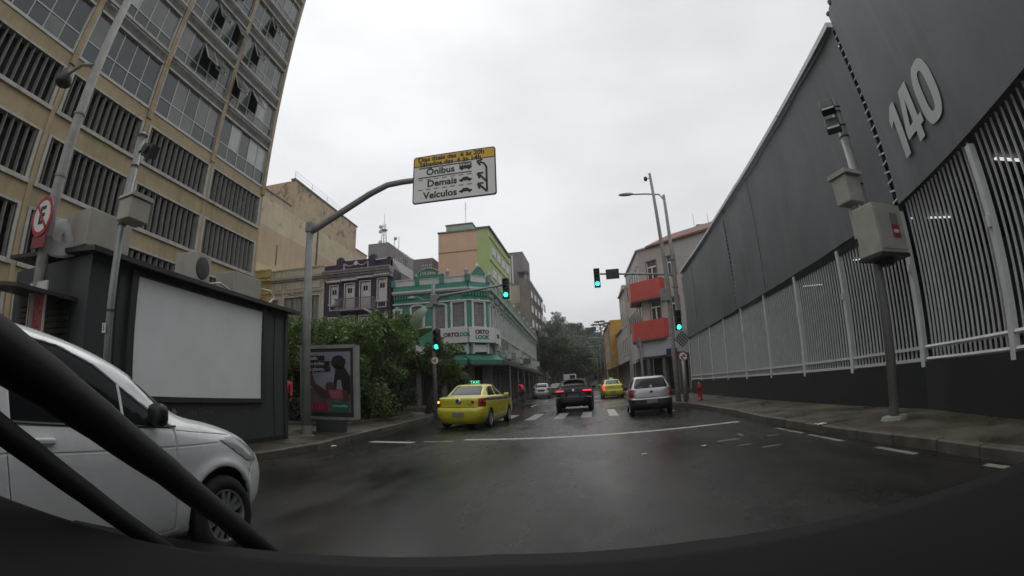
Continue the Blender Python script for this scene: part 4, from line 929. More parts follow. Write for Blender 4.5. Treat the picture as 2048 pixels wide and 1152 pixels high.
MB().tube([(0, 0, -.05), (0, 0, 5.05)], .062, 14).out('shaft', M['steel'], o, True); MB().lathe([(.068, 0), (.1, .03), (.02, .1)], (0, 0, 5.05), 'z', 14).out('cap', M['greysteel'], o)
mb = MB(); mb.b2(.1, .46, -.2, .2, 3.52, 3.86, .02); mb.prism([(-.23, 3.865), (.23, 3.865), (.19, 3.93), (-.19, 3.93)], 'x', .07, .49); mb.out('control_box', M['beige'], o)
mb = MB()
for z in (3.52, 3.9, 4.5, 2.2): mb.lathe([(.072, 0), (.072, .035), (.066, .035)], (0, 0, z), 'z', 14)
mb.b2(.05, .13, -.05, .05, 3.6, 3.66).b2(.05, .13, -.05, .05, 3.8, 3.86); mb.outs('clamp', M['kroof'], o)
mb = MB(); mb.tube([(0, 0, 4.75), (.25, -.05, 4.78), (.42, -.05, 4.72)], .025, 6); mb.box((.5, -.08, 4.62), (.26, .16, .2), m=Matrix.Rotation(R(20), 4, 'Y')); mb.lathe([(.07, 0), (.08, -.06)], (.5, -.16, 4.62), 'y', 10); mb.out('camera_head', M['kroof'], o)
text('lettering', '5', .12, M['black'], MB().box((-.0, -.09, 1.95), (.1, .012, .14)).out('number_plate', M['board'], o), (0, -.1, 1.95), FRONT, .002)

# ------------------------------------------------------------------ gantry post with hanging lane sign
gx, gy = -7.28, 10.36
o = thing('gantry_post', 'tall grey tapered post with curved arm carrying the lane direction sign', 'post', (gx, gy, KZ))
MB().tube([(0, 0, -.05), (.0, 0, 3), (-.05, 0, 5.6)], [.13, .115, .1], 14).out('shaft', M['greysteel'], o, True)
MB().lathe([(.2, 0), (.2, .05), (.14, .06), (.14, .3)], (0, 0, -.03), 'z', 14).out('base_plate', M['greysteel'], o)
ap = [Vector(aY(px, py, gy)) - Vector((gx, gy, KZ)) for px, py in ((622, 470), (640, 452), (690, 420), (740, 388), (775, 370), (805, 364), (850, 358), (900, 350))]
MB().tube([(-.05, 0, 5.5)] + ap[1:], [.1, .095, .09, .085, .08, .078, .075, .07], 12).out('arm', M['greysteel'], o, True)
MB().box((-.05, 0, 5.62), (.22, .24, .3), bev=.03).out('joint', M['greysteel'], o)
sg = thing('lane_sign', 'white lane direction sign with yellow top listing buses and other vehicles', 'sign', aY(907, 350, gy - .12), R(0))
c4 = [aY(px, py, gy - .12) - sg.location for px, py in ((824, 315), (988, 292), (990, 389), (823, 407))]
SX = (c4[1].x + c4[2].x - c4[0].x - c4[3].x) / 2; SZ = (c4[0].z + c4[1].z - c4[2].z - c4[3].z) / 2
hw, hh = SX / 2, SZ / 2
M['signw'] = mat('retroreflective white', (.8, .79, .75), .5, var=.05, scale=3, streak=.15, dcol=(.4, .38, .35)); M['signy'] = mat('sign amber', (.75, .47, .04), .5, var=.06, scale=3); M['signk'] = mat('sign black', (.015, .015, .018), .5)
def rrect(w, h, r=.07, n=5, cx=0, cz=0):
    return [(cx + sx_ * (w - r) + r * math.cos(a), cz + sz_ * (h - r) + r * math.sin(a)) for sx_, sz_, a0 in ((1, 1, 0), (-1, 1, 90), (-1, -1, 180), (1, -1, 270)) for a in [R(a0 + 90 * k / n) for k in range(n + 1)]]
MB().prism(rrect(hw, hh), 'y', 0, .03).out('plate', M['signk'], sg)
MB().prism(rrect(hw - .03, hh - .03, .05), 'y', -.006, .0).out('sign_face', M['signw'], sg)
zy = hh - SZ * .215
MB().b2(-hw + .03, hw - .03, -.011, -.0065, zy, hh - .035).out('yellow_band', M['signy'], sg); MB().b2(-hw + .03, hw - .03, -.013, -.0115, zy - .02, zy).out('rule', M['signk'], sg)
def st(s, size, x, z, al='CENTER'): text('lettering', s, size, M['signk'], sg, (x, -.0125, z), FRONT, .001, 1.05, al, .006)
st('Dias úteis das  6 às 20h', .178, -hw + .13, hh - .115, 'LEFT'); st('Sábados das  6 às 14h', .178, -hw + .18, hh - .262, 'LEFT')
st('Ônibus', .25, hw - 1.06, hh - SZ * .37, 'RIGHT'); st('Demais', .25, hw - 1.0, hh - SZ * .62, 'RIGHT'); st('Veículos', .25, hw - 1.0, hh - SZ * .86, 'RIGHT')
mb = MB(); x0, x1 = -hw + .15, hw - .62
mb.b2(x0, x1, -.012, -.0065, zy - .085, zy - .06)
for z, solid in ((hh - SZ * .475, True), (hh - SZ * .52, False), (hh - SZ * .73, False)):
    if solid: mb.b2(x0, x1, -.012, -.0065, z - .012, z + .012)
    else:
        for k in range(7): q = x0 + (x1 - x0 - .12) * k / 6; mb.b2(q, q + .12, -.012, -.0065, z - .008, z + .008)
# pictograms: bus and two cars
bx, bz = hw - .78, hh - SZ * .345
mb.prism(rrect(.16, .075, .02, 3, bx, bz), 'y', -.012, -.0065)
for q in (-.09, .09): mb.lathe([(.03, -.012), (.03, -.0065)], (bx + q, 0, bz - .08), 'y', 10)
for f_ in (.625, .85):
    z = hh - SZ * f_
    mb.prism([(bx - .17, z - .03), (bx + .16, z - .03), (bx + .17, z + .01), (bx + .1, z + .025), (bx + .05, z + .07), (bx - .06, z + .07), (bx - .1, z + .025), (bx - .17, z + .0)], 'y', -.012, -.0065)
    for q in (-.1, .1): mb.lathe([(.028, -.012), (.028, -.0065)], (bx + q, 0, z - .035), 'y', 10)
mb.out('lane_lines', M['signk'], sg)
mb = MB()
for k in range(4): q = bx - .135 + k * .07; mb.b2(q, q + .05, -.014, -.0125, bz + .02, bz + .055)
mb.out('bus_window', M['signw'], sg)
ax_ = hw - .24
pts = [(ax_, hh - SZ * .92), (ax_, hh - SZ * .6), (ax_, hh - SZ * .42), (ax_ - .06, hh - SZ * .34), (ax_ - .17, hh - SZ * .3)]
mb = MB(); mb.tube([(x, -.012, z) for x, z in pts], .026, 6)
def head(x, z, a):
    for da in (35, -35): mb.tube([(x, -.012, z), (x + .15 * math.cos(R(a + da)), -.012, z + .15 * math.sin(R(a + da)))], .026, 6)
head(ax_ - .24, hh - SZ * .28, -20)
for z0, z1 in ((hh - SZ * .72, hh - SZ * .55), (hh - SZ * .92, hh - SZ * .76)): mb.tube([(ax_, -.012, z0), (ax_ - .2, -.012, z1)], .026, 6); head(ax_ - .23, z1 + .02, -35)
bmesh.ops.scale(mb.bm, vec=(1, .2, 1), verts=mb.bm.verts); bmesh.ops.translate(mb.bm, vec=(0, -.008, 0), verts=mb.bm.verts); mb.out('arrow', M['signk'], sg)

# ------------------------------------------------------------------ traffic signals
M['housing'] = mat('signal housing', (.02, .022, .02), .5, var=.1); M['deadlamp'] = mat('unlit lamp', (.02, .015, .012), .2)
def signal(parent, loc, rz=0., s=1.0):
    o = MB().b2(-.15 * s, .15 * s, -.09, .1, -.48 * s, .48 * s, .02).out('signal_head', M['housing'], parent, loc=loc, rz=rz)
    for k, z in enumerate((.31, 0, -.31)):
        MB().lathe([(.105 * s, -.1), (.07 * s, -.115), (0, -.12)], (0, 0, z * s), 'y', 18).out('lamp', M['green'] if k == 2 else M['deadlamp'], o)
        mb = MB(); n = 9
        for q in range(n):
            a0, a1 = R(-20 + 220 * q / n), R(-20 + 220 * (q + 1) / n); r = .12 * s
            mb.quad((r * math.cos(a0), -.09, z * s + r * math.sin(a0)), (r * math.cos(a1), -.09, z * s + r * math.sin(a1)), (r * math.cos(a1), -.26, z * s + r * math.sin(a1) - .02), (r * math.cos(a0), -.26, z * s + r * math.sin(a0) - .02))
        mb.out('visor', M['housing'], o)
    return o
tx, ty = -7.42, 21.0
o = thing('traffic_light', 'traffic light post at the square with long arm and two green signals', 'traffic light', (tx, ty, .1))
MB().tube([(0, 0, -.1), (0, 0, 3), (0, 0, 6.4)], [.11, .1, .09], 12).out('shaft', M['steel'], o, True)
def rel(px, py, Y): return aY(px, py, Y) - Vector(o.location)
pa = [rel(872, 604, ty), rel(880, 592, ty), rel(905, 588, ty), rel(950, 580, ty), rel(1012, 569, ty)]
MB().tube(pa, [.07, .065, .06, .055, .05], 10).out('arm', M['steel'], o, True)
signal(o, rel(1012, 577, ty - .15)); signal(o, rel(874, 680, ty - .16), s=1.05)
mb = MB(); mb.tube([rel(872, 596, ty), rel(850, 601, ty), rel(835, 594, ty), rel(822, 594, ty)], .035, 6); mb.ball(rel(822, 597, ty), (.22, .1, .09)); mb.out('street_lamp_arm', M['steel'], o)
mb = MB(); mb.box(rel(860, 612, ty - .1), (.34, .3, .2)); mb.box(rel(868, 600, ty), (.34, .34, .5), bev=.03); mb.out('camera_box', M['greysteel'], o)
s_ = thing('direction_sign', 'round red rimmed turn sign below the traffic signal at the planted square', 'sign', aY(870, 721, ty - .14)); rr = .2
MB().lathe([(.215, 0), (.215, -.015), (0, -.015)], (0, 0, 0), 'y', 26).out('plate', mat('rim red', (.4, .03, .03), .45), s_); MB().lathe([(.17, -.016), (.17, -.02), (0, -.02)], (0, 0, 0), 'y', 26).out('sign_face', M['signw'], s_)
mb = MB().b2(.0, .035, -.026, -.021, -.11, .11).b2(-.07, .0, -.026, -.021, -.035, 0); mb.prism([(-.12, -.018), (-.06, .035), (-.06, -.07)], 'y', -.026, -.021); mb.out('arrow', M['signk'], s_)
# right corner: leaning camera mast, lamp mast with signal arm, signs
PX, PY = 3.92, 22.3
o = thing('camera_mast', 'tall leaning steel mast with dome camera behind the silver hatchback', 'mast', (PX, PY, KZ))
rel2 = lambda px, py, Y=PY: aY(px, py, Y) - Vector(o.location)
MB().tube([(0, 0, -.1), rel2(1346, 690), rel2(1336, 573), rel2(1320, 469), rel2(1299, 347)], [.13, .12, .11, .09, .07], 12).out('shaft', M['concrete'], o, True)
q = rel2(1291, 358); MB().tube([rel2(1304, 362), rel2(1296, 356), q], .025, 6).out('camera_arm', M['steel'], o); MB().lathe([(.02, .14), (.08, .1), (.1, 0), (.09, -.08), (.0, -.15)], q, 'z', 12).out('dome_camera', M['black'], o, True)
MB().box(rel2(1330, 590, PY - .2), (.42, .3, .6), bev=.02).out('junction_box', M['greysteel'], o)
o = thing('traffic_light', 'street lamp and signal mast with arm and timer board over the road', 'traffic light', (4.42, 22.9, KZ)); PY2 = 22.9
rel2 = lambda px, py, Y=PY2: aY(px, py, Y) - Vector(o.location)
MB().tube([(0, 0, -.1), rel2(1357, 640), rel2(1345, 519), rel2(1327, 390)], [.14, .12, .1, .075], 12).out('shaft', M['concrete'], o, True)
MB().tube([rel2(1328, 400), rel2(1318, 389), rel2(1290, 388), rel2(1262, 389)], .04, 8).out('lamp_arm', M['steel'], o); MB().ball(rel2(1252, 389), (.42, .14, .09), 12).out('lamp_head', M['alu'], o, True)
MB().tube([rel2(1348, 552), rel2(1338, 549), rel2(1300, 548), rel2(1200, 548)], [.06, .055, .05, .045], 10).out('arm', M['steel'], o, True)
signal(o, rel2(1194, 556, PY2 - .15), s=1.0); MB().box(rel2(1225, 548, PY2 - .1), (.66, .04, .5)).out('timer_board', M['housing'], o)
signal(o, rel2(1356, 641, PY2 - .6), s=1.05)
mb = MB()
for px, py in ((1351, 575), (1357, 640), (1345, 520)): mb.lathe([(.15, 0), (.15, .06), (.14, .06)], rel2(px, py), 'z', 12)
mb.outs('clamp', M['greysteel'], o)
o = thing('warning_sign', 'grey plate with black tilted grid on its own steel posts before the fence end', 'sign', (4.35, 21.3, KZ)); relw = lambda px, py: aY(px, py, 21.3) - Vector(o.location)
a_, b_ = relw(1351, 661), relw(1378, 701); MB().b2(a_.x, b_.x, 0, .02, b_.z, a_.z).out('plate', M['alu'], o)
mb = MB(); cx, cz = (a_.x + b_.x) / 2, a_.z - .42
for i in range(5):
    for rot in (45, -45):
        t = (i - 2) * .12; mb.box((cx + t * math.cos(R(rot + 90)), -.006, cz + t * math.sin(R(rot + 90))), (.52, .01, .035), m=Matrix.Rotation(R(-rot), 4, 'Y'))
mb.out('grid_symbol', M['signk'], o)
MB().tube([(cx - .02, .05, -.05), (cx - .02, .05, a_.z)], .045, 10).out('post', M['steel'], o, True)
s_ = thing('no_turn_sign', 'round no turn sign with red rim under the grid sign', 'sign', aY(1366, 713, 21.2))
MB().lathe([(.24, 0), (.24, -.015), (0, -.015)], (0, 0, 0), 'y', 26).out('plate', mat('ring red', (.34, .05, .06), .45), s_); MB().lathe([(.18, -.016), (.18, -.02), (0, -.02)], (0, 0, 0), 'y', 26).out('sign_face', M['signw'], s_)
mb = MB().box((0, -.024, 0), (.03, .006, .38), m=Matrix.Rotation(R(45), 4, 'Y')).box((0, -.026, 0), (.3, .006, .03)); mb.box((.03, -.026, .05), (.035, .006, .16), m=Matrix.Rotation(R(-40), 4, 'Y')); mb.box((-.05, -.026, -.05), (.035, .006, .16), m=Matrix.Rotation(R(-40), 4, 'Y')); mb.out('symbol', M['signk'], s_)
o = thing('steel_post', 'thin bare steel post beside the no turn sign', 'post', (aY(1372, 800, 20.9).x, 20.9, KZ)); MB().tube([(0, 0, -.05), (0, 0, 1.9)], .075, 10).lathe([(.08, 0), (.02, .05)], (0, 0, 1.9), 'z', 10).out('shaft', M['steel'], o, True)
# hydrant
o = thing('fire_hydrant', 'red fire hydrant on the pavement by the black dado', 'hydrant', (4.95, 21.5, KZ))
o.location.x = aY(1400, 790, 21.5).x
M['hyd'] = mat('hydrant red', (.34, .012, .02), .4, var=.12, scale=5, coat=.3)
MB().lathe([(.14, 0), (.14, .06), (.1, .08), (.1, .55), (.12, .57), (.12, .62), (.11, .64), (.1, .74), (.07, .82), (.03, .86), (0, .87)], (0, 0, -.02), 'z', 18).out('barrel', M['hyd'], o, True)
mb = MB().lathe([(.045, -.14), (.045, -.08), (.04, .08), (.045, .14)], (0, 0, .45), 'x', 12); mb.lathe([(.06, -.16), (.06, -.11), (.04, -.08)], (0, 0, .38), 'y', 12); mb.out('outlet', M['hyd'], o)
# near right pole with controller cabinet
o = thing('controller_pole', 'steel pole with white controller cabinet and two lamps before the grey building', 'pole', (5.28, 7.36, KZ))
MB().tube([(0, 0, -.05), (0, 0, 6.05)], .095, 14).out('shaft', M['steel'], o, True); MB().lathe([(.26, 0), (.24, .05), (.11, .06)], (0, 0, 0), 'z', 14).out('base_collar', M['greysteel'], o)
mb = MB()
for z in (2.95, 3.6, 4.2, 4.4, 5.2, 5.75): mb.lathe([(.105, 0), (.105, .03), (.1, .03)], (0, 0, z), 'z', 14)
mb.outs('clamp', M['kroof'], o)
M['cabw'] = mat('cabinet paint', (.4, .395, .35), .55, var=.1, scale=4, streak=.3, dcol=(.26, .25, .22))
rz_ = R(18)
cab = MB().box((0, 0, 0), (.86, .5, .86), bev=.02).out('cabinet', M['cabw'], o, loc=(-.02, -.36, 3.2), rz=rz_)
mb = MB().box((.0, -.256, 0), (.74, .012, .74)); mb.box((.3, -.27, -.05), (.03, .03, .12)); mb.out('door', M['cabw'], cab)
s_ = MB().box((.12, -.266, .04), (.24, .006, .44)).out('sticker', mat('sticker grey', (.22, .22, .2), .5), cab); MB().box((.12, -.271, -.06), (.24, .006, .22)).out('sticker_print', mat('sticker red', (.3, .04, .06), .5, var=.5, scale=20), cab)
mb = MB(); mb.box((.12, -.275, -.06), (.16, .004, .06)); mb.out('sticker_mark', M['board'], cab)
MB().box((0, .02, -.46), (.9, .54, .06)).b2(-.1, .1, -.1, .1, -.6, -.46).out('cabinet_base', M['kroof'], cab)
b2_ = MB().box((0, 0, 0), (.42, .36, .5), bev=.02).prism([(-.26, .26), (.24, .26), (.22, .34), (-.24, .34)], 'x', -.25, .25).out('junction_box', M['cabw'], o, loc=(-.36, -.12, 4.05), rz=rz_)
MB().box((-.3, -.05, 3.55), (.14, .14, .7)).out('cable_duct', M['cabw'], o)
for z, yy in ((5.82, -.1), (5.42, -.08)):
    l_ = MB().box((0, 0, 0), (.3, .22, .24), bev=.02, m=Matrix.Rotation(R(-25), 4, 'X')).out('floodlight', M['kroof'], o, loc=(-.24, yy, z), rz=R(-35)); MB().box((0, -.12, -.03), (.26, .01, .19), m=Matrix.Rotation(R(-25), 4, 'X')).out('lens', M['lens'], l_); MB().tube([(.1, .02, 0), (.26, .1, 0)], .02, 6).out('arm', M['kroof'], l_)
# advertising panel on a pedestal
ax0, ay0 = -7.38, 11.75
o = thing('advertising_panel', 'dark framed street advertising panel with health plan poster behind the gantry post', 'advertising panel', (ax0, ay0, KZ), R(2))
MB().b2(-.92, .82, -.1, .1, .42, 2.44, .02).out('casing', M['kroof'], o); MB().b2(-.45, .45, -.12, .12, -.02, .43).out('pedestal', mat('pedestal grey', (.055, .06, .06), .5), o)
MB().b2(-.98, -.92, -.13, .13, .38, 2.48).b2(.82, .9, -.13, .13, .38, 2.48).b2(-.92, .82, -.13, .13, 2.4, 2.5).b2(-.92, .82, -.13, .13, .36, .44).out('frame', M['greysteel'], o)
po = MB().b2(-.82, .72, -.112, -.101, .56, 2.3).out('poster', mat('poster pale ground', (.25, .26, .3), .35, var=.12, scale=1.5), o)
M['pskin'] = mat('poster brown skin', (.1, .05, .035), .4); M['pdark'] = mat('poster dark', (.025, .024, .022), .4); M['ppink'] = mat('poster pink', (.34, .09, .13), .4); M['pred'] = mat('poster red', (.32, .03, .07), .4); M['pgreen'] = mat('poster green', (.02, .13, .08), .4); M['pgrey'] = mat('poster grey floor', (.13, .1, .095), .4, var=.3, scale=3)
def flat(name, pts, m_, y=-.114): return MB().prism(pts, 'y', y - .002, y).out(name, M[m_], po)
flat('print', [(-.82, .56), (.72, .56), (.72, 1.1), (.3, 1.25), (-.1, 1.2), (-.82, 1.3)], 'pgrey')
flat('print', [(.33 + .24 * math.cos(R(a)) * (1 + .08 * math.sin(a * .11)), 2.0 + .2 * math.sin(R(a))) for a in range(0, 360, 20)], 'pdark', -.117)
flat('print', [(.25, 1.9), (.5, 1.9), (.72, 1.6), (.72, 1.1), (.5, 1.05), (.42, 1.5), (.3, 1.5), (.24, 1.1), (.12, 1.1)], 'pdark', -.117)
flat('print', [(-.7, 1.75), (-.6, 1.8), (-.45, 1.4), (.0, 1.15), (.12, 1.0), (-.2, .95), (-.6, 1.35)], 'pskin', -.12); flat('print', [(.06 + .16 * math.cos(R(a)), 1.3 + .15 * math.sin(R(a))) for a in range(0, 360, 24)], 'pskin', -.123)
flat('print', [(.0, 1.2), (.4, 1.22), (.5, 1.0), (.3, .95), (.1, .98)], 'ppink', -.126); flat('print', [(.45, 1.2), (.6, 1.2), (.68, .9), (.5, .9)], 'pskin', -.126)
flat('print', [(-.82, .6), (-.02, .6), (-.02, .84), (-.82, .84)], 'pred', -.13); flat('print', [(.1, .6), (.66, .6), (.66, .86), (.1, .86)], 'pgreen', -.13)
for z, w in ((2.13, .62), (1.97, .8), (1.81, .82)): flat('print', [(-.75, z - .07), (-.75 + w, z - .07), (-.75 + w, z + .07), (-.75, z + .07)], 'pdark', -.13)
for s2, z in (('saúde.', 2.13), ('em todos', 1.97), ('os planos.', 1.81)): text('lettering', s2, .16, M['board'], po, (-.72, -.134, z), FRONT, .001, .95, 'LEFT')
text('lettering', 'R$ 133,', .21, M['ppink'], po, (-.44, -.134, .72), FRONT, .001, .9, bold=.004); text('lettering', 'Unimed-Rio', .1, M['board'], po, (.38, -.134, .76), FRONT, .001, 1)
# street lamps far along the right kerb
def lampost(x, y, h, arm, lab):
    o = thing('street_lamp', lab, 'street lamp', (x, y, .12), 0, 'slim street lamps before the dark trees')
    MB().tube([(0, 0, 0), (0, 0, h - .1), (-.15, 0, h)], [.11, .08, .06], 10).out('shaft', M['steel'], o, True); MB().tube([(-.15, 0, h), (-arm + .4, 0, h + .02)], .045, 8).out('arm', M['steel'], o); MB().box((-arm + .2, 0, h + .02), (.75, .26, .1), bev=.03).out('lamp_head', M['alu'], o); return o
lampost(aY(1213, 770, 62).x, 62, 7.1, 1.75, 'taller looking street lamp with flat arm before the trees'); lampost(aY(1204, 768, 74).x, 74, 6.9, 1.7, 'second slim street lamp with flat arm beyond the first'); lampost(aY(1197, 768, 98).x, 98, 6.2, 1.6, 'small distant street lamp farthest up the street')
o = thing('utility_pole', 'tall thin pale pole before the ochre house', 'pole', (aY(1228, 765, 66).x, 66, .12)); MB().tube([(0, 0, 0), (-.3, 0, 9.3)], [.13, .1], 8).out('shaft', M['concrete'], o)
o = thing('utility_pole', 'grey pole at the kerb before the lilac shop board', 'pole', (aY(1287, 760, 41.2).x, 41.2, .12)); MB().tube([(0, 0, 0), (-.1, 0, 4.9)], [.12, .1], 8).out('shaft', M['steel'], o); MB().box((-.15, 0, 4.3), (.5, .1, .6)).out('notice_board', M['spandrel'], o)
# ------------------------------------------------------------------ trees and plants
def leafmat(name, c0, c1, rough=.55):
    m = bpy.data.materials.new(name); m.use_nodes = True; t = m.node_tree; n = t.nodes; l = t.links; b = n['Principled BSDF']
    g = n.new('ShaderNodeNewGeometry'); no = n.new('ShaderNodeTexNoise'); no.inputs['Scale'].default_value = 1.3; no.inputs['Detail'].default_value = 3; l.new(g.outputs['Position'], no.inputs['Vector'])
    ra = n.new('ShaderNodeMath'); ra.operation = 'MULTIPLY_ADD'; l.new(g.outputs['Random Per Island'], ra.inputs[0]); ra.inputs[1].default_value = .55; 
    sb = n.new('ShaderNodeMath'); sb.operation = 'SUBTRACT'; l.new(no.outputs[0], sb.inputs[0]); sb.inputs[1].default_value = .25; l.new(sb.outputs[0], ra.inputs[2])
    mi = n.new('ShaderNodeMix'); mi.data_type = 'RGBA'; mi.clamp_factor = True; l.new(ra.outputs[0], mi.inputs[0]); mi.inputs[6].default_value = (*c0, 1); mi.inputs[7].default_value = (*c1, 1)
    l.new(mi.outputs[2], b.inputs['Base Color']); b.inputs['Roughness'].default_value = rough
    tr = n.new('ShaderNodeBsdfTranslucent'); l.new(mi.outputs[2], tr.inputs[0]); ad = n.new('ShaderNodeMixShader'); ad.inputs[0].default_value = .35
    l.new(b.outputs[0], ad.inputs[1]); l.new(tr.outputs[0], ad.inputs[2]); l.new(ad.outputs[0], n['Material Output'].inputs[0]); return m
M['leafd'] = leafmat('dark leaves', (.02, .034, .012), (.05, .075, .022)); M['leafm'] = leafmat('green leaves', (.045, .088, .018), (.15, .225, .055))
M['leafl'] = leafmat('banana leaf', (.03, .075, .017), (.055, .115, .03), .4); M['leaff'] = leafmat('far leaves', (.042, .056, .027), (.075, .093, .043))
M['bark'] = mat('bark', (.1, .08, .06), .9, var=.3, scale=5, bump=.5)
import numpy as np
def leaf_mesh(name, blobs, n, size, mt, seed, flat=0.):
    """Leaf-sized quads, spread in the shell of many lumps (cx, cy, cz, rx, ry, rz)."""
    q = np.random.default_rng(seed); B = np.array(blobs, float); vol = np.prod(B[:, 3:], 1) ** (2 / 3.); ix = q.choice(len(B), n, p=vol / vol.sum())
    d = q.normal(size=(n, 3)); d /= np.linalg.norm(d, axis=1)[:, None]; rad = q.uniform(.25, 1, n) ** .5 * q.uniform(.85, 1.12, n)
    c = B[ix, :3] + d * B[ix, 3:] * rad[:, None]
    nn = d * .6 + q.normal(size=(n, 3)) * .7 + np.array([0, 0, .5 + flat]); nn /= np.linalg.norm(nn, axis=1)[:, None]
    a = np.cross(nn, q.normal(size=(n, 3))); a /= np.linalg.norm(a, axis=1)[:, None]; b = np.cross(nn, a)
    s = size * q.uniform(.55, 1.25, n)[:, None]; w = .5
    tip = c + a * s - nn * s * .2; V = np.stack([c - a * s, c + b * s * w, tip, c - b * s * w], 1).reshape(-1, 3)
    me = bpy.data.meshes.new(name); me.vertices.add(4 * n); me.vertices.foreach_set('co', V.ravel().astype('f'))
    me.loops.add(4 * n); me.loops.foreach_set('vertex_index', np.arange(4 * n, dtype='i')); me.polygons.add(n); me.polygons.foreach_set('loop_start', np.arange(0, 4 * n, 4, dtype='i'))
    me.update(calc_edges=True); me.materials.append(mt); return me
def tree(name, lab, loc, h, r, seed, mt='leafm', n=3500, size=.12, cat='tree', trunk=.14, bare=.35, lumps=14, group=None, squash=.75, lean=(0, 0)):
    q = random.Random(seed); o = thing(name, lab, cat, loc, 0, group); base = h * bare
    blobs = []; mb = MB(); top = Vector((lean[0], lean[1], h * .62)); mb.tube([(0, 0, -.1), (lean[0] * .3, lean[1] * .3, base * .6), (lean[0] * .7, lean[1] * .7, base), top], [trunk * 1.25, trunk, trunk * .85, trunk * .35], 8)
    for k in range(lumps):
        a = 2 * math.pi * k / lumps * 2.4 + q.uniform(-.3, .3); rr = r * q.uniform(.25, .85); z = base + (h - base) * q.uniform(.12, .88); rr *= math.sin(math.pi * min(.95, max(.25, (z - base) / (h - base)))) ** .5
        p = Vector((lean[0] + rr * math.cos(a), lean[1] + rr * math.sin(a), z)); s_ = r * q.uniform(.22, .42); blobs.append((*p, s_, s_, s_ * squash))
        j = Vector((lean[0] * .7, lean[1] * .7, base * q.uniform(.75, 1.2))); mb.tube([j, j.lerp(p, .5) + Vector((0, 0, -.06 * h)), p], [trunk * .4, trunk * .24, trunk * .08], 5)
    for k in range(lumps):
        b0 = q.choice(blobs[:lumps]); a = q.uniform(0, 6.28); e = q.uniform(-.2, 1.0); s_ = b0[3] * q.uniform(.3, .5); d = b0[3] * 1.15
        blobs.append((b0[0] + d * math.cos(a) * math.cos(e), b0[1] + d * math.sin(a) * math.cos(e), b0[2] + d * math.sin(e) * squash, s_, s_, s_ * .8))
    mb.out('trunk', M['bark'], o, True); link('crown', leaf_mesh('crown', blobs, n, size, M[mt], seed), o); return o
SQ = [((-9.6, 15.8, .15), 4.3, 1.9, 'broad leafy tree behind the advertising panel'), ((-8.9, 18.4, .15), 4.6, 1.7, 'leafy tree next to the signal post, darker at its base'), ((-11.4, 18.8, .15), 5.0, 2.0, 'fuller tree below the purple house balcony'), ((-12.4, 15.0, .15), 4.4, 1.9, 'tree close behind the kiosk end'), ((-13.8, 19.5, .15), 4.9, 2.2, 'tree below the cream house shutters'), ((-9.6, 21.0, .15), 4.3, 1.7, 'tree at the far side of the bed below the teal building')]
for i, (l_, h, r, lab) in enumerate(SQ): tree('square_tree', lab, l_, h, r, 20 + i, 'leafm', 4000, .105, bare=.3, lumps=18, group='leafy trees in the planted square')
tree('square_tree', 'low spreading tree whose branch reaches toward the yellow taxi', (-8.3, 22.2, .15), 3.7, 1.7, 44, 'leafm', 3600, .09, bare=.4, lumps=14, group='leafy trees in the planted square', lean=(.9, 0))
def bush(lab, loc, r, h, seed, n=2600, mt='leafm', cat='shrub', size=.075):
    q = random.Random(seed); o = thing('shrub', lab, cat, loc, 0, 'shrubs along the planting bed'); bl = [(q.uniform(-.6, .6) * r, q.uniform(-.5, .5) * r, h * q.uniform(.25, .7), r * .5, r * .5, h * .35) for _ in range(9)]
    mb = MB()
    for k in range(5): a = q.uniform(0, 6.3); mb.tube([(0, 0, -.05), (.3 * r * math.cos(a), .3 * r * math.sin(a), h * .6)], [.03, .012], 5)
    mb.out('stem', M['bark'], o); link('foliage', leaf_mesh('foliage', bl, n, size, M[mt], seed), o); return o
bush('dense dark shrub beside the advertising panel', (-8.9, 14.6, .2), 1.0, 1.5, 61, mt='leafd'); bush('brighter green shrub in the middle of the bed', (-8.7, 16.6, .2), 1.1, 1.7, 62); bush('low shrub at the bed corner near the signal post', (-8.7, 19.2, .2), .95, 1.3, 63, mt='leafd'); bush('shrub behind the bed between two trunks', (-10.2, 18.3, .2), 1.3, 1.9, 64, mt='leafd'); bush('shrub in shade beside the kiosk end', (-10.9, 14.0, .2), 1.2, 1.6, 65, mt='leafd')
# banana plants: a few big leaves, each built singly
def banana(lab, loc, h, seed, k=7):
    q = random.Random(seed); o = thing('banana_plant', lab, 'plant', loc, 0); MB().tube([(0, 0, -.05), (0, 0, h * .5), (.03, 0, h * .62)], [.1, .08, .05], 8).out('stem', M['leafd'], o)
    for i in range(k):
        a = 2 * math.pi * i / k + q.uniform(-.3, .3); L_ = h * q.uniform(.42, .58); up = q.uniform(.85, 1.25); mb = MB(); prev = None
        for j in range(9):
            t = j / 8; x = L_ * t * (1 - .25 * up); z = L_ * (up * t * 1.3 - .75 * t * t); w = .22 * h * .55 * math.sin(math.pi * min(1, .08 + t * .92)) ** .6
            L3 = [mb.bm.verts.new(p) for p in ((x, -w, z - w * .35), (x, 0, z), (x, w, z - w * .35))]
            if prev:
                for s_ in (0, 1): mb.bm.faces.new((prev[s_], prev[s_ + 1], L3[s_ + 1], L3[s_]))
            prev = L3
        mb.out('leaf', M['leafl'], o, True, (0, 0, h * .6), a)
banana('tall banana plant with upright leaves before the teal building', (-9.7, 22.2, .15), 5.4, 71); banana('lower banana plant among the square trees', (-11.2, 17.0, .15), 3.2, 72)
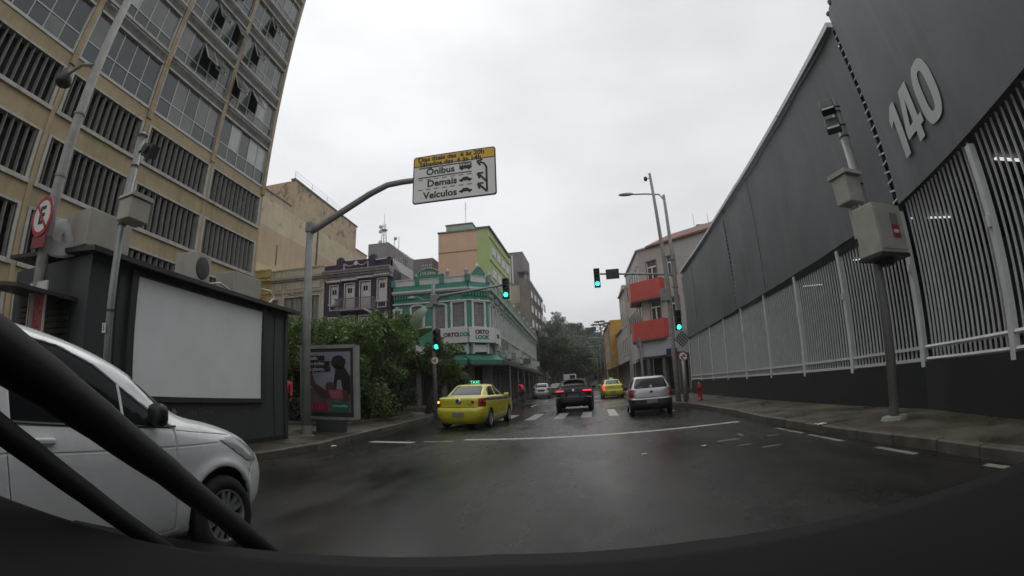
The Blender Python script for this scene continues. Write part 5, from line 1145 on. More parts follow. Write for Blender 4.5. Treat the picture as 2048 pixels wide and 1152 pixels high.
# the wooded hill that closes the street
hb = MB(); q = random.Random(5); nx, ny = 34, 14; g = []
def hz(x, y): return max(0, (y - 125) / 95) ** .8 * (24 - .0035 * (x + 18) ** 2 - (.34 * max(0, x + 9))) + 1.2 * math.sin(x * .21) * math.sin(y * .17) if y > 125 else -.2
for i in range(nx + 1):
    g.append([hb.bm.verts.new((-75 + 130 * i / nx, 112 + 140 * j / ny, max(-.2, hz(-75 + 130 * i / nx, 112 + 140 * j / ny)))) for j in range(ny + 1)])
for i in range(nx):
    for j in range(ny): hb.bm.faces.new((g[i][j], g[i + 1][j], g[i + 1][j + 1], g[i][j + 1]))
tag(hb.out('hill', M['earth'], smooth=True), kind='structure')
bl = []
for k in range(420):
    x = q.uniform(-50, 30); y = q.uniform(126, 235); s_ = q.uniform(2.0, 4.4); bl.append((x, y, hz(x, y) + s_ * .7, s_ * 1.2, s_, s_ * .9))
tag(link('forest', leaf_mesh('forest', bl, 130000, .5, M['leaff'], 9)), 'dark wooded hillside closing the far end of the street', 'forest', kind='stuff')
ST = [(-13.2, 86, 11.5, 5.0), (-8.3, 93, 11, 4.8), (-11.5, 100, 14.5, 5.6), (-5.6, 101, 10, 4.3), (-16, 97, 15.5, 5.5), (-3.4, 110, 9.5, 4.0), (-9, 112, 13.5, 5.2), (1.2, 119, 7.5, 3.2), (-14.5, 114, 18, 6.2), (-5.5, 121, 11.5, 4.6)]
labs = ['street tree nearest the end of the teal building', 'dark street tree overhanging the parked cars', 'tall street tree behind the brown apartment block', 'street tree over the white truck', 'high crowned tree rising beside the brown block', 'round street tree just past the white truck', 'broad dark tree in the middle of the street end', 'small tree behind the street lamps', 'tallest of the street trees, behind the brown block', 'tree at the foot of the hill above the road']
for i, (x, y, h, r) in enumerate(ST): tree('street_tree', labs[i], (x, y, 0), h, r, 80 + i, 'leaff', 7000, .24, trunk=.3, bare=.3, lumps=18, group='dark trees closing the street')
def skyline(lab, px, py, Y, h, r, seed, squash=.75, lumps=12, n=2600, bare=.35, size=.28):
    p = aY(px, py, Y); return tree('hill_tree', lab, (p.x, Y, p.z - h), h, r, seed, 'leaff', n, size, trunk=.28, bare=bare, lumps=lumps, squash=squash, group='single trees on the hill crest')
skyline('tallest bushy tree on the hill crest', 1108, 624, 185, 13, 4.6, 101); skyline('round tree on the crest next to the tallest bushy one', 1148, 644, 195, 10, 4.5, 102); skyline('feathery tree at the crest beside the brown block', 1090, 640, 180, 10, 4, 104); skyline('small low tree on the crest beside the umbrella tree', 1182, 655, 205, 6, 3, 105)
# umbrella shaped tree: flat tiers on thin limbs
p = aY(1200, 642, 190); o = thing('umbrella_tree', 'flat topped umbrella tree standing alone on the hill crest', 'tree', (p.x, 190, p.z - 8.5)); bl = [(-1.2, 0, 8.2, 1.3, 1.2, .35), (.8, 0, 8.3, 1.2, 1.2, .3), (-2.6, .3, 7.2, 1.5, 1.2, .3), (2.6, .2, 7.5, 1.6, 1.2, .3), (.3, -.2, 7.0, 2.0, 1.4, .3), (1.9, .1, 6.3, 1.0, 1, .25)]
mb = MB().tube([(0, 0, -2), (0, 0, 4), (.1, 0, 6.4)], [.32, .25, .18], 7)
for b_ in bl: mb.tube([(0, 0, 4.8), (b_[0] * .6, b_[1], b_[2] - .6), b_[:3]], [.16, .1, .05], 5)
mb.out('trunk', M['bark'], o); link('crown', leaf_mesh('crown', bl, 1300, .34, M['leaff'], 103, .5), o)
# ------------------------------------------------------------------ vehicles
def pchip(xs, ys, t):
    n = len(xs); h = [xs[i + 1] - xs[i] for i in range(n - 1)]; d = [(ys[i + 1] - ys[i]) / h[i] for i in range(n - 1)]; m = [0] * n
    m[0], m[-1] = d[0], d[-1]
    for i in range(1, n - 1): m[i] = 0 if d[i - 1] * d[i] <= 0 else 2 * d[i - 1] * d[i] / (d[i - 1] + d[i])
    i = min(n - 2, max(0, next((k for k in range(n - 1) if t <= xs[k + 1]), n - 2))); s = (t - xs[i]) / h[i]
    return (2 * s ** 3 - 3 * s * s + 1) * ys[i] + (s ** 3 - 2 * s * s + s) * h[i] * m[i] + (-2 * s ** 3 + 3 * s * s) * ys[i + 1] + (s ** 3 - s * s) * h[i] * m[i + 1]
def shell(levels, sub=4, m=9):
    """Car skin from horizontal slices (z, rear y, front y, half width, squareness)."""
    bm = bmesh.new(); K = len(levels); rings = []; xs = list(range(K))
    cols = [[lv[c] for lv in levels] for c in range(5)]
    for j in range((K - 1) * sub + 1):
        z, yr, yf, w, n = (pchip(xs, c, j / sub) for c in cols); cy, h = (yr + yf) / 2, (yf - yr) / 2
        def pt(phi):
            c, s = math.cos(phi), math.sin(phi); return (w * math.copysign(abs(c) ** (2 / n), c), cy + h * math.copysign(abs(s) ** (2 / n), s))
        half = []
        for a, b, k in ((-90, -45, m), (-45, 45, m * 3), (45, 90, m)):
            P = [pt(R(a + (b - a) * i / 200)) for i in range(201)]; acc = [0]
            for u, v in zip(P, P[1:]): acc.append(acc[-1] + math.hypot(v[0] - u[0], v[1] - u[1]))
            i = 0
            for q in range(k):
                s = acc[-1] * q / k
                while acc[i + 1] < s: i += 1
                f = (s - acc[i]) / max(1e-9, acc[i + 1] - acc[i]); half.append((P[i][0] + (P[i + 1][0] - P[i][0]) * f, P[i][1] + (P[i + 1][1] - P[i][1]) * f))
        half.append((0, yf)); half[0] = (0, yr)
        ring = half + [(-x, y) for x, y in half[-2:0:-1]]
        rings.append([bm.verts.new((x, y, z)) for x, y in ring])
    for u, v in zip(rings, rings[1:]):
        for k in range(len(u)): bm.faces.new((u[k], u[(k + 1) % len(u)], v[(k + 1) % len(u)], v[k]))
    bm.faces.new(rings[-1]); bm.faces.new(rings[0][::-1]); bmesh.ops.recalc_face_normals(bm, faces=bm.faces); bm.normal_update()
    return bm
def region(bm, poly, ax, test):
    """Cuts the skin along a convex outline and returns the faces inside. ax 'x': outline in (y, z); 'y': outline in (x, z)."""
    cx, cy = sum(p[0] for p in poly) / len(poly), sum(p[1] for p in poly) / len(poly)
    u = (lambda c: (c.y, c.z)) if ax == 'x' else (lambda c: (c.x, c.z))
    lo = (min(p[0] for p in poly), min(p[1] for p in poly)); hi = (max(p[0] for p in poly), max(p[1] for p in poly))
    def near(f):
        if not test(f): return False
        P = [u(v.co) for v in f.verts]
        return max(p[0] for p in P) >= lo[0] and min(p[0] for p in P) <= hi[0] and max(p[1] for p in P) >= lo[1] and min(p[1] for p in P) <= hi[1]
    E = list(zip(poly, poly[1:] + poly[:1])); planes = []
    for (ax_, ay_), (bx, by) in E:
        nx, ny = by - ay_, -(bx - ax_)
        if (cx - ax_) * nx + (cy - ay_) * ny > 0: nx, ny = -nx, -ny
        ln = math.hypot(nx, ny); planes.append((ax_, ay_, nx / ln, ny / ln))
    for px, py, nx, ny in planes:
        fs = [f for f in bm.faces if near(f)]
        if not fs: continue
        geom = list({*fs, *[e for f in fs for e in f.edges], *[v for f in fs for v in f.verts]})
        co, no = (((0, px, py), (0, nx, ny)) if ax == 'x' else ((px, 0, py), (nx, 0, ny)))
        bmesh.ops.bisect_plane(bm, geom=geom, dist=1e-5, plane_co=co, plane_no=no)
    bm.normal_update()
    def inside(f):
        c = f.calc_center_median(); a, b = u(c); return test(f) and all((a - px) * nx + (b - py) * ny < 1e-5 for px, py, nx, ny in planes)
    return [f for f in bm.faces if inside(f)]
def take(bm, faces, name, mt, parent, off=0., keep=False, smooth=True, depth=0.):
    if not faces: return None
    nb = bmesh.new(); mp = {}
    for f in faces:
        vs = []
        for v in f.verts:
            if v not in mp: mp[v] = nb.verts.new(v.co + v.normal * off)
            vs.append(mp[v])
        try: nb.faces.new(vs)
        except ValueError: pass
    if not keep: bmesh.ops.delete(bm, geom=faces, context='FACES')
    if depth: rim(nb, depth)
    me = bpy.data.meshes.new(name); nb.normal_update(); nb.to_mesh(me); nb.free(); me.materials.append(mt)
    me.polygons.foreach_set('use_smooth', [smooth] * len(me.polygons)); return link(name, me, parent)
def rim(bm, d):
    ed = [e for e in bm.edges if len(e.link_faces) == 1]; bm.normal_update(); nv = {v: v.normal.copy() for e in ed for v in e.verts}
    r = bmesh.ops.extrude_edge_only(bm, edges=ed)
    for v in [g for g in r['geom'] if isinstance(g, bmesh.types.BMVert)]:
        k = min(nv, key=lambda q: (q.co - v.co).length_squared) if False else None
        best = None
        for e in v.link_edges:
            o = e.other_vert(v)
            if o in nv and (o.co - v.co).length < 1e-7: best = o
        if best: v.co -= nv[best] * d
def wheel(parent, x, y, r, w, spokes=5, rimr=None, col='rim'):
    s = 1 if x > 0 else -1; rr = rimr or r * .66
    o = MB().lathe([(rr, -w / 2), (r * .93, -w / 2), (r, -w * .34), (r, w * .34), (r * .93, w / 2), (rr, w / 2), (rr * .97, w * .3)], (0, 0, 0), 'x', 30, False).out('wheel', M['rubber'], parent, True, (x, y, r))
    mb = MB(); mb.lathe([(rr * 1.02, .46 * w), (rr, .5 * w), (rr * .94, .49 * w), (rr * .9, .3 * w), (rr * .92, .12 * w)], (0, 0, 0), 'x', 32, False)
    for k in range(spokes):
        a = 2 * math.pi * k / spokes + .3; q = Matrix.Rotation(a, 4, 'X'); n0 = len(mb.bm.verts)
        for da in (-.035, .035): mb.prism([(-.022 + da * .4, .05), (.022 + da * .4, .05), (.018 + da * 1.5, rr * .93), (-.018 + da * 1.5, rr * .93)], 'x', .3 * w, .45 * w)
        mb.bm.verts.ensure_lookup_table(); bmesh.ops.transform(mb.bm, matrix=q, verts=mb.bm.verts[n0:])
    mb.lathe([(.065, .28 * w), (.065, .45 * w), (.03, .49 * w), (0, .49 * w)], (0, 0, 0), 'x', 14)
    bk = MB().lathe([(rr * .93, .1 * w), (.1, .14 * w), (.1, .22 * w), (0, .22 * w)], (0, 0, 0), 'x', 24, False)
    for x_ in (mb, bk):
        if s < 0: bmesh.ops.scale(x_.bm, vec=(-1, 1, 1), verts=x_.bm.verts)
    mb.out('rim', M[col], o); bk.out('brake_drum', M['grime'], o)
POS = lambda f: f.calc_center_median().x > .05 and abs(f.normal.x) > .3
NEG = lambda f: f.calc_center_median().x < -.05 and abs(f.normal.x) > .3
def circ(cy, cz, r, n=22): return [(cy + r * math.cos(2 * math.pi * k / n), cz + r * math.sin(2 * math.pi * k / n)) for k in range(n)]
def car(name, lab, cat, loc, rz, S_):
    """S_ holds the slices and the outlines of panes, lamps and so on."""
    o = thing(name, lab, cat, loc, rz, S_.get('group')); bm = shell(S_['levels'], S_.get('sub', 4), S_.get('m', 9)); bm.verts.ensure_lookup_table(); body = M[S_['body']]
    wr, wa = S_['wr'], S_['wa']
    if 'flare' in S_:
        for v in bm.verts:
            for cy in wa:
                r = math.hypot(v.co.y - cy, v.co.z - wr - .015)
                if abs(v.co.x) > .6: v.co.x += math.copysign(S_['flare'] * math.exp(-((r - S_['arch'] - .02) / .045) ** 2), v.co.x)
    for cy in wa:
        for tst in (lambda f: f.calc_center_median().x > .42, lambda f: f.calc_center_median().x < -.42):
            bmesh.ops.delete(bm, geom=region(bm, circ(cy, wr + .015, S_.get('arch', wr + .055)), 'x', tst), context='FACES')
    back = lambda f: f.calc_center_median().y < S_.get('ymid', -.4) and f.normal.y < -.12
    front = lambda f: f.calc_center_median().y > .4 and f.normal.y > .1
    if 'back_light' in S_:
        take(bm, region(bm, S_['back_light'], 'y', lambda f: back(f) and f.calc_center_median().z > .9), 'rear_window', M['cglass'], o, -.012)
    if 'windscreen' in S_: take(bm, region(bm, S_['windscreen'], 'y', front), 'windscreen', M['cglass'], o, -.012)
    for poly in S_.get('side', []):
        for t in (POS, NEG): take(bm, region(bm, poly, 'x', t), 'side_window', M['cglass'], o, -.012)
    for nm, poly, mt, tst, off in S_.get('lamps', []):
        base = back if tst == 'back' else front if tst == 'front' else None
        for s_ in (1, -1):
            P = [(p[0] * s_, p[1]) for p in poly] if base else poly
            t = (lambda f, s_=s_: base(f) and f.calc_center_median().x * s_ > 0) if base else (POS if s_ > 0 else NEG)
            mm = mt if not isinstance(mt, tuple) else mt[0 if s_ < 0 else 1]
            take(bm, region(bm, P, 'y' if base else 'x', t), nm, M[mm], o, off, depth=.02)
    for nm, poly, mt, off in S_.get('rear', []): take(bm, region(bm, poly, 'y', back), nm, M[mt], o, off, depth=.015)
    for nm, poly, mt in S_.get('belt', []):
        for t in (POS, NEG): take(bm, region(bm, poly, 'x', t), nm, M[mt], o, .002)
    for poly in S_.get('gaps', []):
        for t in (POS, NEG): bmesh.ops.delete(bm, geom=region(bm, poly, 'x', t), context='FACES')
    for poly in S_.get('rgaps', []): bmesh.ops.delete(bm, geom=region(bm, poly, 'y', back), context='FACES')
    if 'lower' in S_:
        zl, nm, mt = S_['lower']; fs = region(bm, [(-4, -.1), (4, -.1), (4, zl), (-4, zl)], 'x', lambda f: True); take(bm, fs, nm, M[mt], o, .004)
    rim(bm, .03); me = bpy.data.meshes.new('body'); bm.normal_update(); bm.to_mesh(me); bm.free(); me.materials.append(body); me.polygons.foreach_set('use_smooth', [True] * len(me.polygons)); b = link('body', me, o)
    # dark lining inside the skin, seen in the gaps and wheel arches
    ib = shell([(z, yr + .06, yf - .06, w - .055, n) for z, yr, yf, w, n in S_['levels'][2:]], 2, 5); me = bpy.data.meshes.new('lining')
    for cy in wa:
        vs = [f for f in ib.faces if math.hypot(f.calc_center_median().y - cy, f.calc_center_median().z - wr) < wr + .02 and abs(f.calc_center_median().x) > .5]; bmesh.ops.delete(ib, geom=vs, context='FACES')
    bmesh.ops.translate(ib, vec=(0, 0, -.05), verts=ib.verts); ib.to_mesh(me); ib.free(); me.materials.append(M['dark']); link('lining', me, o)
    tw = S_['tw']
    for cy in wa:
        for s_ in (-1, 1): wheel(o, s_ * tw, cy, wr, S_.get('ww', .2), S_.get('spokes', 5), col=S_.get('rimcol', 'rim'))
    if 'mirror' in S_:
        my, mz, mx_ = S_['mirror']
        for s_ in (-1, 1): MB().box((s_ * (mx_ + .1), my, mz), (.2, .11, .15), bev=.04).box((s_ * mx_, my + .02, mz - .04), (.1, .06, .04)).out('mirror', M[S_.get('mircol', S_['body'])], o, True)
    if 'plate' in S_:
        py_, pz = S_['plate']; MB().b2(-.2, .2, py_ - .012, py_, pz - .065, pz + .065).out('number_plate', M['plate'], o)
    return o
M['taxi'] = mat('taxi yellow paint', (.56, .52, .03), .3, var=.05, scale=2, coat=.6); M['silver'] = mat('silver paint', (.4, .39, .4), .3, metal=.45, var=.05, scale=2, coat=.6)
M['blackp'] = mat('black paint', (.008, .008, .009), .3, var=.1, spec=.25, coat=.15); M['whitep'] = mat('white car paint', (.68, .7, .7), .25, var=.05, scale=1.2, coat=.8, dirt=.18, dcol=(.4, .39, .36), rvar=.08); M['dgrey'] = mat('dark grey paint', (.04, .042, .045), .3, var=.1, coat=.6)
M['taxiblue'] = mat('taxi blue band', (.04, .06, .13), .35, var=.1); M['taxilit'] = mat('taxi sign lit', (.1, .5, .3), .3, emit=(.1, 1, .5), estr=1.1)
M['grime'] = mat('grimy black bumper', (.03, .03, .03), .6, var=.2)
SEDAN = dict(levels=[(.17, -2.05, 2.05, .74, 6), (.26, -2.16, 2.14, .81, 6), (.42, -2.24, 2.21, .855, 8), (.58, -2.26, 2.22, .868, 9), (.69, -2.22, 2.19, .868, 9), (.73, -2.15, 2.16, .866, 9.5), (.86, -2.14, 2.08, .864, 9.5), (.95, -2.14, 1.9, .854, 9), (1.02, -2.12, 1.5, .842, 8), (1.06, -2.06, 1.22, .826, 7), (1.075, -1.85, 1.1, .8, 5.5), (1.095, -1.6, 1.02, .775, 5.2), (1.2, -1.4, .82, .725, 5), (1.34, -1.13, .5, .655, 4.8), (1.43, -.95, .25, .605, 4.6), (1.48, -.78, .05, .54, 4), (1.505, -.5, -.15, .36, 3)],
    wr=.31, wa=(-1.31, 1.31), tw=.755, ymid=-.5, body='taxi', back_light=[(-.56, 1.12), (.56, 1.12), (.49, 1.4), (.42, 1.435), (-.42, 1.435), (-.49, 1.4)], windscreen=[(-.6, 1.08), (.6, 1.08), (.5, 1.42), (-.5, 1.42)],
    side=[[(-1.2, 1.1), (-.42, 1.09), (-.4, 1.42), (-.78, 1.4), (-1.05, 1.28)], [(-.33, 1.09), (.72, 1.06), (.3, 1.38), (-.1, 1.43), (-.31, 1.43)]],
    lamps=[('tail_light', [(.66, .75), (.9, .75), (.9, 1.02), (.67, 1.02)], 'red', 'back', .008), ('headlight', [(.5, .72), (.9, .74), (.9, .92), (.55, .9)], 'lens', 'front', .006)],
    belt=[('blue_band', [(-1.95, .93), (1.6, .9), (1.6, .98), (-1.95, 1.02)], 'taxiblue')],
    gaps=[[(-.4, .3), (-.385, .3), (-.375, 1.08), (-.39, 1.08)], [(.78, .3), (.795, .3), (.8, .95), (.785, .95)], [(-1.02, .72), (-1.005, .72), (-1.1, 1.06), (-1.115, 1.06)]],
    rgaps=[[(-.6, .722), (.6, .722), (.6, .732), (-.6, .732)]], mirror=(.75, 1.07, .8), plate=(-2.265, .5), spokes=6)
def taxi_extras(o, roofz=1.5, y=-.25):
    s_ = MB().b2(-.2, .2, y - .07, y + .07, roofz - .01, roofz + .13, .03).out('taxi_sign', M['dgrey'], o); text('lettering', 'TAXI', .15, M['taxilit'], s_, (0, y - .075, roofz + .07), FRONT, .002, 1.05)
T1 = dict(SEDAN); T1['lamps'] = [('turn_signal', [(.7, .87), (.9, .87), (.9, .94), (.7, .94)], ('amberlit', 'red'), 'back', .012)] + SEDAN['lamps']
o = car('taxi', 'yellow taxi sedan waiting before the crosswalk with its orange turn signal lit', 'car', (-4.34, 17.05, 0), R(-3.2), T1)
taxi_extras(o)
MB().lathe([(.1, -2.17), (.07, -2.19), (0, -2.195)], (0, 0, .93), 'y', 14).out('badge', M['chrome'], o); bmesh_scale = None
mb = MB(); mb.b2(.28, .45, -2.17, -2.155, .82, .835); mb.lathe([(.02, -2.175), (0, -2.18)], (0, 0, .84), 'y', 8); mb.out('trunk_lettering', M['dgrey'], o)
MB().lathe([(.055, -2.2), (0, -2.205)], (.5, 0, .9), 'y', 12).out('reflector', M['red'], o)
for s_ in (-1, 1):
    for yy in (-.75, .35): MB().box((s_ * .862, yy, .93), (.03, .16, .03), bev=.008).out('door_handle', M['taxi'], o)
T2 = dict(SEDAN); T2['lamps'] = [('tail_light', SEDAN['lamps'][0][1], ('redlit', 'red'), 'back', .008), SEDAN['lamps'][1]]; T2.pop('belt')
o = car('taxi', 'smaller yellow taxi far ahead by the shop awnings', 'car', (1.32, 39.3, 0), R(2.5), T2); taxi_extras(o)
HATCH = dict(levels=[(.2, -1.72, 1.85, .72, 6), (.28, -1.86, 1.95, .79, 6), (.42, -1.93, 2.02, .815, 7), (.56, -1.93, 2.02, .825, 7), (.62, -1.9, 2.0, .826, 7), (.66, -1.83, 1.96, .825, 8), (.8, -1.82, 1.88, .822, 8), (.9, -1.8, 1.6, .81, 7), (.95, -1.78, 1.2, .79, 7), (.98, -1.76, 1.0, .775, 7), (1.1, -1.66, .8, .725, 6.5), (1.25, -1.5, .55, .66, 6), (1.36, -1.36, .3, .61, 5.5), (1.42, -1.24, .1, .56, 5), (1.445, -1.0, -.1, .44, 4)],
    wr=.29, wa=(-1.18, 1.2), tw=.71, ymid=-.7, body='silver', back_light=[(-.6, 1.0), (.6, 1.0), (.63, 1.06), (.55, 1.31), (.48, 1.36), (-.48, 1.36), (-.55, 1.31), (-.63, 1.06)], windscreen=[(-.58, 1.0), (.58, 1.0), (.5, 1.36), (-.5, 1.36)],
    side=[[(-1.45, 1.02), (-.45, 1.0), (-.45, 1.36), (-1.1, 1.34), (-1.3, 1.25)], [(-.36, 1.0), (.7, .99), (.3, 1.3), (.1, 1.36), (-.36, 1.36)]],
    lamps=[('tail_light', [(.63, .68), (.9, .68), (.9, .96), (.66, .96)], 'red', 'back', .008), ('headlight', [(.45, .68), (.9, .68), (.9, .84), (.5, .84)], 'lens', 'front', .006)],
    rear=[('bumper', [(-.9, .2), (.9, .2), (.9, .6), (-.9, .6)], 'grime', .006)], belt=[('side_strip', [(-1.6, .5), (1.8, .5), (1.8, .56), (-1.6, .56)], 'grime')],
    rgaps=[[(-.62, .66), (.62, .66), (.62, .67), (-.62, .67)]], gaps=[[(-.42, .25), (-.405, .25), (-.39, 1.0), (-.405, 1.0)]], mirror=(.72, 1.0, .75), mircol='black', plate=(-1.945, .52), ww=.18)
o = car('hatchback', 'old silver hatchback with black bumper nearest the hydrant before the crosswalk', 'car', (2.08, 19.0, 0), R(-1.5), HATCH)
MB().tube([(-.02, -1.72, 1.02), (.0, -1.66, 1.1), (.3, -1.65, 1.04)], .012, 5).out('rear_wiper', M['black'], o)
MB().lathe([(.05, -1.825), (.05, -1.835), (0, -1.84)], (0, 0, .87), 'y', 14).out('badge', M['dgrey'], o); MB().lathe([(.055, -1.72), (0, -1.725)], (0, 0, 1.06), 'y', 12).out('window_sticker', M['board'], o)
MB().b2(-.5, -.28, -1.72, -1.715, 1.02, 1.08).out('window_sticker', M['plate'], o)
SUV = dict(levels=[(.24, -1.95, 2.0, .78, 6), (.32, -2.08, 2.1, .86, 6.5), (.5, -2.14, 2.16, .89, 7), (.68, -2.13, 2.15, .9, 7.5), (.78, -2.07, 2.12, .9, 8), (.95, -2.04, 2.0, .892, 7), (1.05, -2.0, 1.6, .875, 6.5), (1.09, -1.98, 1.2, .855, 6), (1.13, -1.95, 1.0, .83, 5.5), (1.28, -1.82, .75, .765, 5), (1.42, -1.62, .45, .69, 4.6), (1.52, -1.45, .2, .62, 4.2), (1.57, -1.3, 0, .54, 4), (1.59, -1.0, -.2, .4, 3)],
    wr=.34, wa=(-1.3, 1.33), tw=.785, ymid=-.8, body='blackp', back_light=[(-.6, 1.15), (.6, 1.15), (.55, 1.42), (.48, 1.49), (-.48, 1.49), (-.55, 1.42)], windscreen=[(-.6, 1.14), (.6, 1.14), (.5, 1.5), (-.5, 1.5)],
    side=[[(-1.6, 1.14), (-.45, 1.12), (-.45, 1.48), (-1.2, 1.47), (-1.45, 1.35)], [(-.36, 1.12), (.75, 1.1), (.3, 1.42), (-.36, 1.49)]],
    lamps=[('tail_light', [(.46, .995), (.95, .97), (.95, 1.05), (.46, 1.03)], 'redlit', 'back', .01), ('headlight', [(.5, .8), (.95, .82), (.95, .95), (.55, .93)], 'lens', 'front', .006)],
    rgaps=[[(-.6, .76), (.6, .76), (.6, .77), (-.6, .77)]], rear=[('licence_recess', [(-.3, .72), (.3, .72), (.3, .92), (-.3, .92)], 'grime', -.01)], mirror=(.8, 1.15, .85), plate=(-2.06, .7), ww=.23)
o = car('suv', 'black SUV with lit red tail lights on the crosswalk in the middle lane', 'car', (-1.04, 24.75, 0), R(-1), SUV)
MB().b2(-.55, .55, -1.62, -1.42, 1.53, 1.57, .01).out('roof_spoiler', M['blackp'], o); MB().lathe([(.06, -2.02), (.05, -2.035), (0, -2.04)], (0, 0, 1.02), 'y', 14).out('badge', M['chrome'], o)
for s_ in (-1, 1): MB().b2(s_ * .78 - .12, s_ * .78 + .12, -2.12, -2.09, .68, .72).out('reflector', M['lens'], o)
P1 = dict(SUV, body='silver', group='cars parked under the long canopy'); P1['lamps'] = [('tail_light', [(.6, .85), (.95, .85), (.95, 1.06), (.62, 1.06)], 'red', 'back', .01), SUV['lamps'][1]]
car('parked_car', 'silver car parked just beyond the cyclist', 'car', (-5.55, 49.2, 0), R(2.5), P1)
P2 = dict(SEDAN, body='dgrey', group='cars parked under the long canopy'); P2.pop('belt')
car('parked_car', 'dark grey car parked just past the silver one', 'car', (-4.5, 54.5, 0), R(2.5), P2)
P3 = dict(HATCH, body='whitep', group='cars parked under the long canopy'); car('parked_car', 'white hatchback parked third in the row under the canopy', 'car', (-4.6, 64, 0), R(2.5), P3)
P4 = dict(SEDAN, body='blackp', group='cars parked under the long canopy'); P4.pop('belt'); car('parked_car', 'black car parked last in the row under the canopy', 'car', (-5.3, 71, 0), R(2.5), P4)
tk = thing('truck', 'small white box truck far down the street above the black SUV', 'truck', (-4.75, 91, 0), R(2))
MB().b2(-1.2, 1.2, -2.6, 1.6, .9, 3.2, .04).out('cargo_box', M['white'], tk); MB().b2(-.05, .95, -2.64, -2.6, 1.75, 3.0).out('rear_window', M['cglass'], tk); MB().b2(-1.1, 1.1, 1.7, 3.2, .7, 2.4, .15).out('cab', M['white'], tk); MB().b2(-.9, .9, 3.16, 3.23, 1.5, 2.2).out('windscreen', M['cglass'], tk); MB().b2(-1.1, 1.1, -2.5, 2.6, .5, .85).out('chassis', M['black'], tk)
for s_ in (-1, 1):
    for yy in (-1.6, 2.4): wheel(tk, s_ * .95, yy, .42, .26)
for s_ in (-1, 1): MB().b2(s_ * .95 - .12, s_ * .95 + .12, -2.65, -2.6, .95, 1.1).out('tail_light', M['red'], tk)
# the white car alongside, seen from close by
NEAR = dict(levels=[(.2, -1.9, 1.7, .7, 5), (.28, -2.0, 1.8, .8, 5), (.42, -2.05, 1.88, .84, 5.2), (.58, -2.05, 1.9, .858, 5.2), (.72, -2.03, 1.86, .865, 5.2), (.82, -2.0, 1.77, .866, 5), (.91, -1.98, 1.66, .86, 4.8), (.99, -1.96, 1.47, .845, 4.6), (1.045, -1.95, 1.27, .828, 4.4), (1.08, -1.94, 1.08, .81, 4.4), (1.12, -1.93, .93, .8, 4.4), (1.22, -1.9, .77, .775, 4.4), (1.36, -1.84, .56, .735, 4.4), (1.48, -1.76, .3, .695, 4.3), (1.57, -1.66, -.02, .645, 4.2), (1.625, -1.55, -.36, .57, 4), (1.655, -1.35, -.75, .43, 3)],
    wr=.325, wa=(-1.5, 1.1), tw=.77, arch=.385, body='whitep', ymid=-.9, back_light=[(-.6, 1.15), (.6, 1.15), (.5, 1.5), (-.5, 1.5)], windscreen=[(-.7, 1.15), (.7, 1.15), (.58, 1.54), (-.58, 1.54)],
    side=[[(-1.6, 1.12), (-.72, 1.09), (-.72, 1.56), (-1.3, 1.54), (-1.55, 1.4)], [(-.63, 1.085), (.2, 1.065), (.2, 1.33), (.02, 1.44), (-.25, 1.53), (-.63, 1.57)], [(.215, 1.062), (.64, 1.058), (.215, 1.32)]],
    lamps=[('headlight', [(1.12, .93), (1.36, .94), (1.66, .8), (1.62, .71), (1.46, .73)], 'lens', 'side', .004), ('tail_light', [(.6, .85), (.95, .85), (.95, 1.1), (.62, 1.1)], 'red', 'back', .01)],
    gaps=[[(.585, .3), (.595, .3), (.65, 1.05), (.64, 1.05)], [(-.68, .3), (-.67, .3), (-.67, 1.07), (-.68, 1.07)], [(-.66, .3), (.59, .3), (.59, .31), (-.66, .31)], [(.66, 1.02), (1.3, .955), (1.3, .961), (.66, 1.027)], [(1.4, .5), (1.405, .5), (1.56, .7), (1.55, .705)]],
    belt=[('door_crease', [(-1.7, .905), (1.1, .905), (1.1, .912), (-1.7, .912)], 'whitep')], ww=.2, spokes=7, flare=.022, m=26, sub=7)
wc = car('white_car', 'white car close beside the camera car, its front wheel in view', 'car', (-3.66, 1.66, 0), R(0), NEAR)
mm = MB().box((.89, .44, 1.14), (.17, .11, .16), bev=.05).box((.8, .46, 1.09), (.14, .07, .05)).out('mirror', M['black'], wc, True)
for s_ in (-1, 1): MB().tube([(s_ * .823, -.64, 1.078), (s_ * .826, .1, 1.062), (s_ * .815, .66, 1.052)], .009, 5).out('window_trim', M['black'], wc)
MB().b2(-.3, .3, 1.895, 1.91, .4, .5).out('number_plate', M['plate'], wc)
mb = MB()
for z in (.6, .66, .72): mb.b2(-.4, .4, 1.84, 1.885 - (z - .6) * .3, z - .012, z + .012)
mb.outs('grille_bar', M['black'], wc)
for yy in (-.45,): MB().box((.86, yy, .98), (.03, .2, .035), bev=.01).out('door_handle', M['whitep'], wc)
# ------------------------------------------------------------------ people
def skin(name, joints, edges, mt, parent, lvl=2):
    me = bpy.data.meshes.new(name); me.from_pydata([j[:3] for j in joints], edges, []); o = bpy.data.objects.new(name + '_tmp', me); C.objects.link(o)
    sk = o.modifiers.new('s', 'SKIN'); sk.use_smooth_shade = True
    for v, j in zip(me.skin_vertices[0].data, joints): v.radius = (j[3], j[4] if len(j) > 4 else j[3])
    me.skin_vertices[0].data[0].use_root = True; o.modifiers.new('u', 'SUBSURF').render_levels = lvl; o.modifiers['u'].levels = lvl
    bpy.context.view_layer.update(); ev = o.evaluated_get(bpy.context.evaluated_depsgraph_get()); m2 = bpy.data.meshes.new_from_object(ev); m2.name = name; m2.materials.clear(); m2.materials.append(mt)
    bpy.data.objects.remove(o); bpy.data.meshes.remove(me); m2.polygons.foreach_set('use_smooth', [True] * len(m2.polygons)); return link(name, m2, parent)
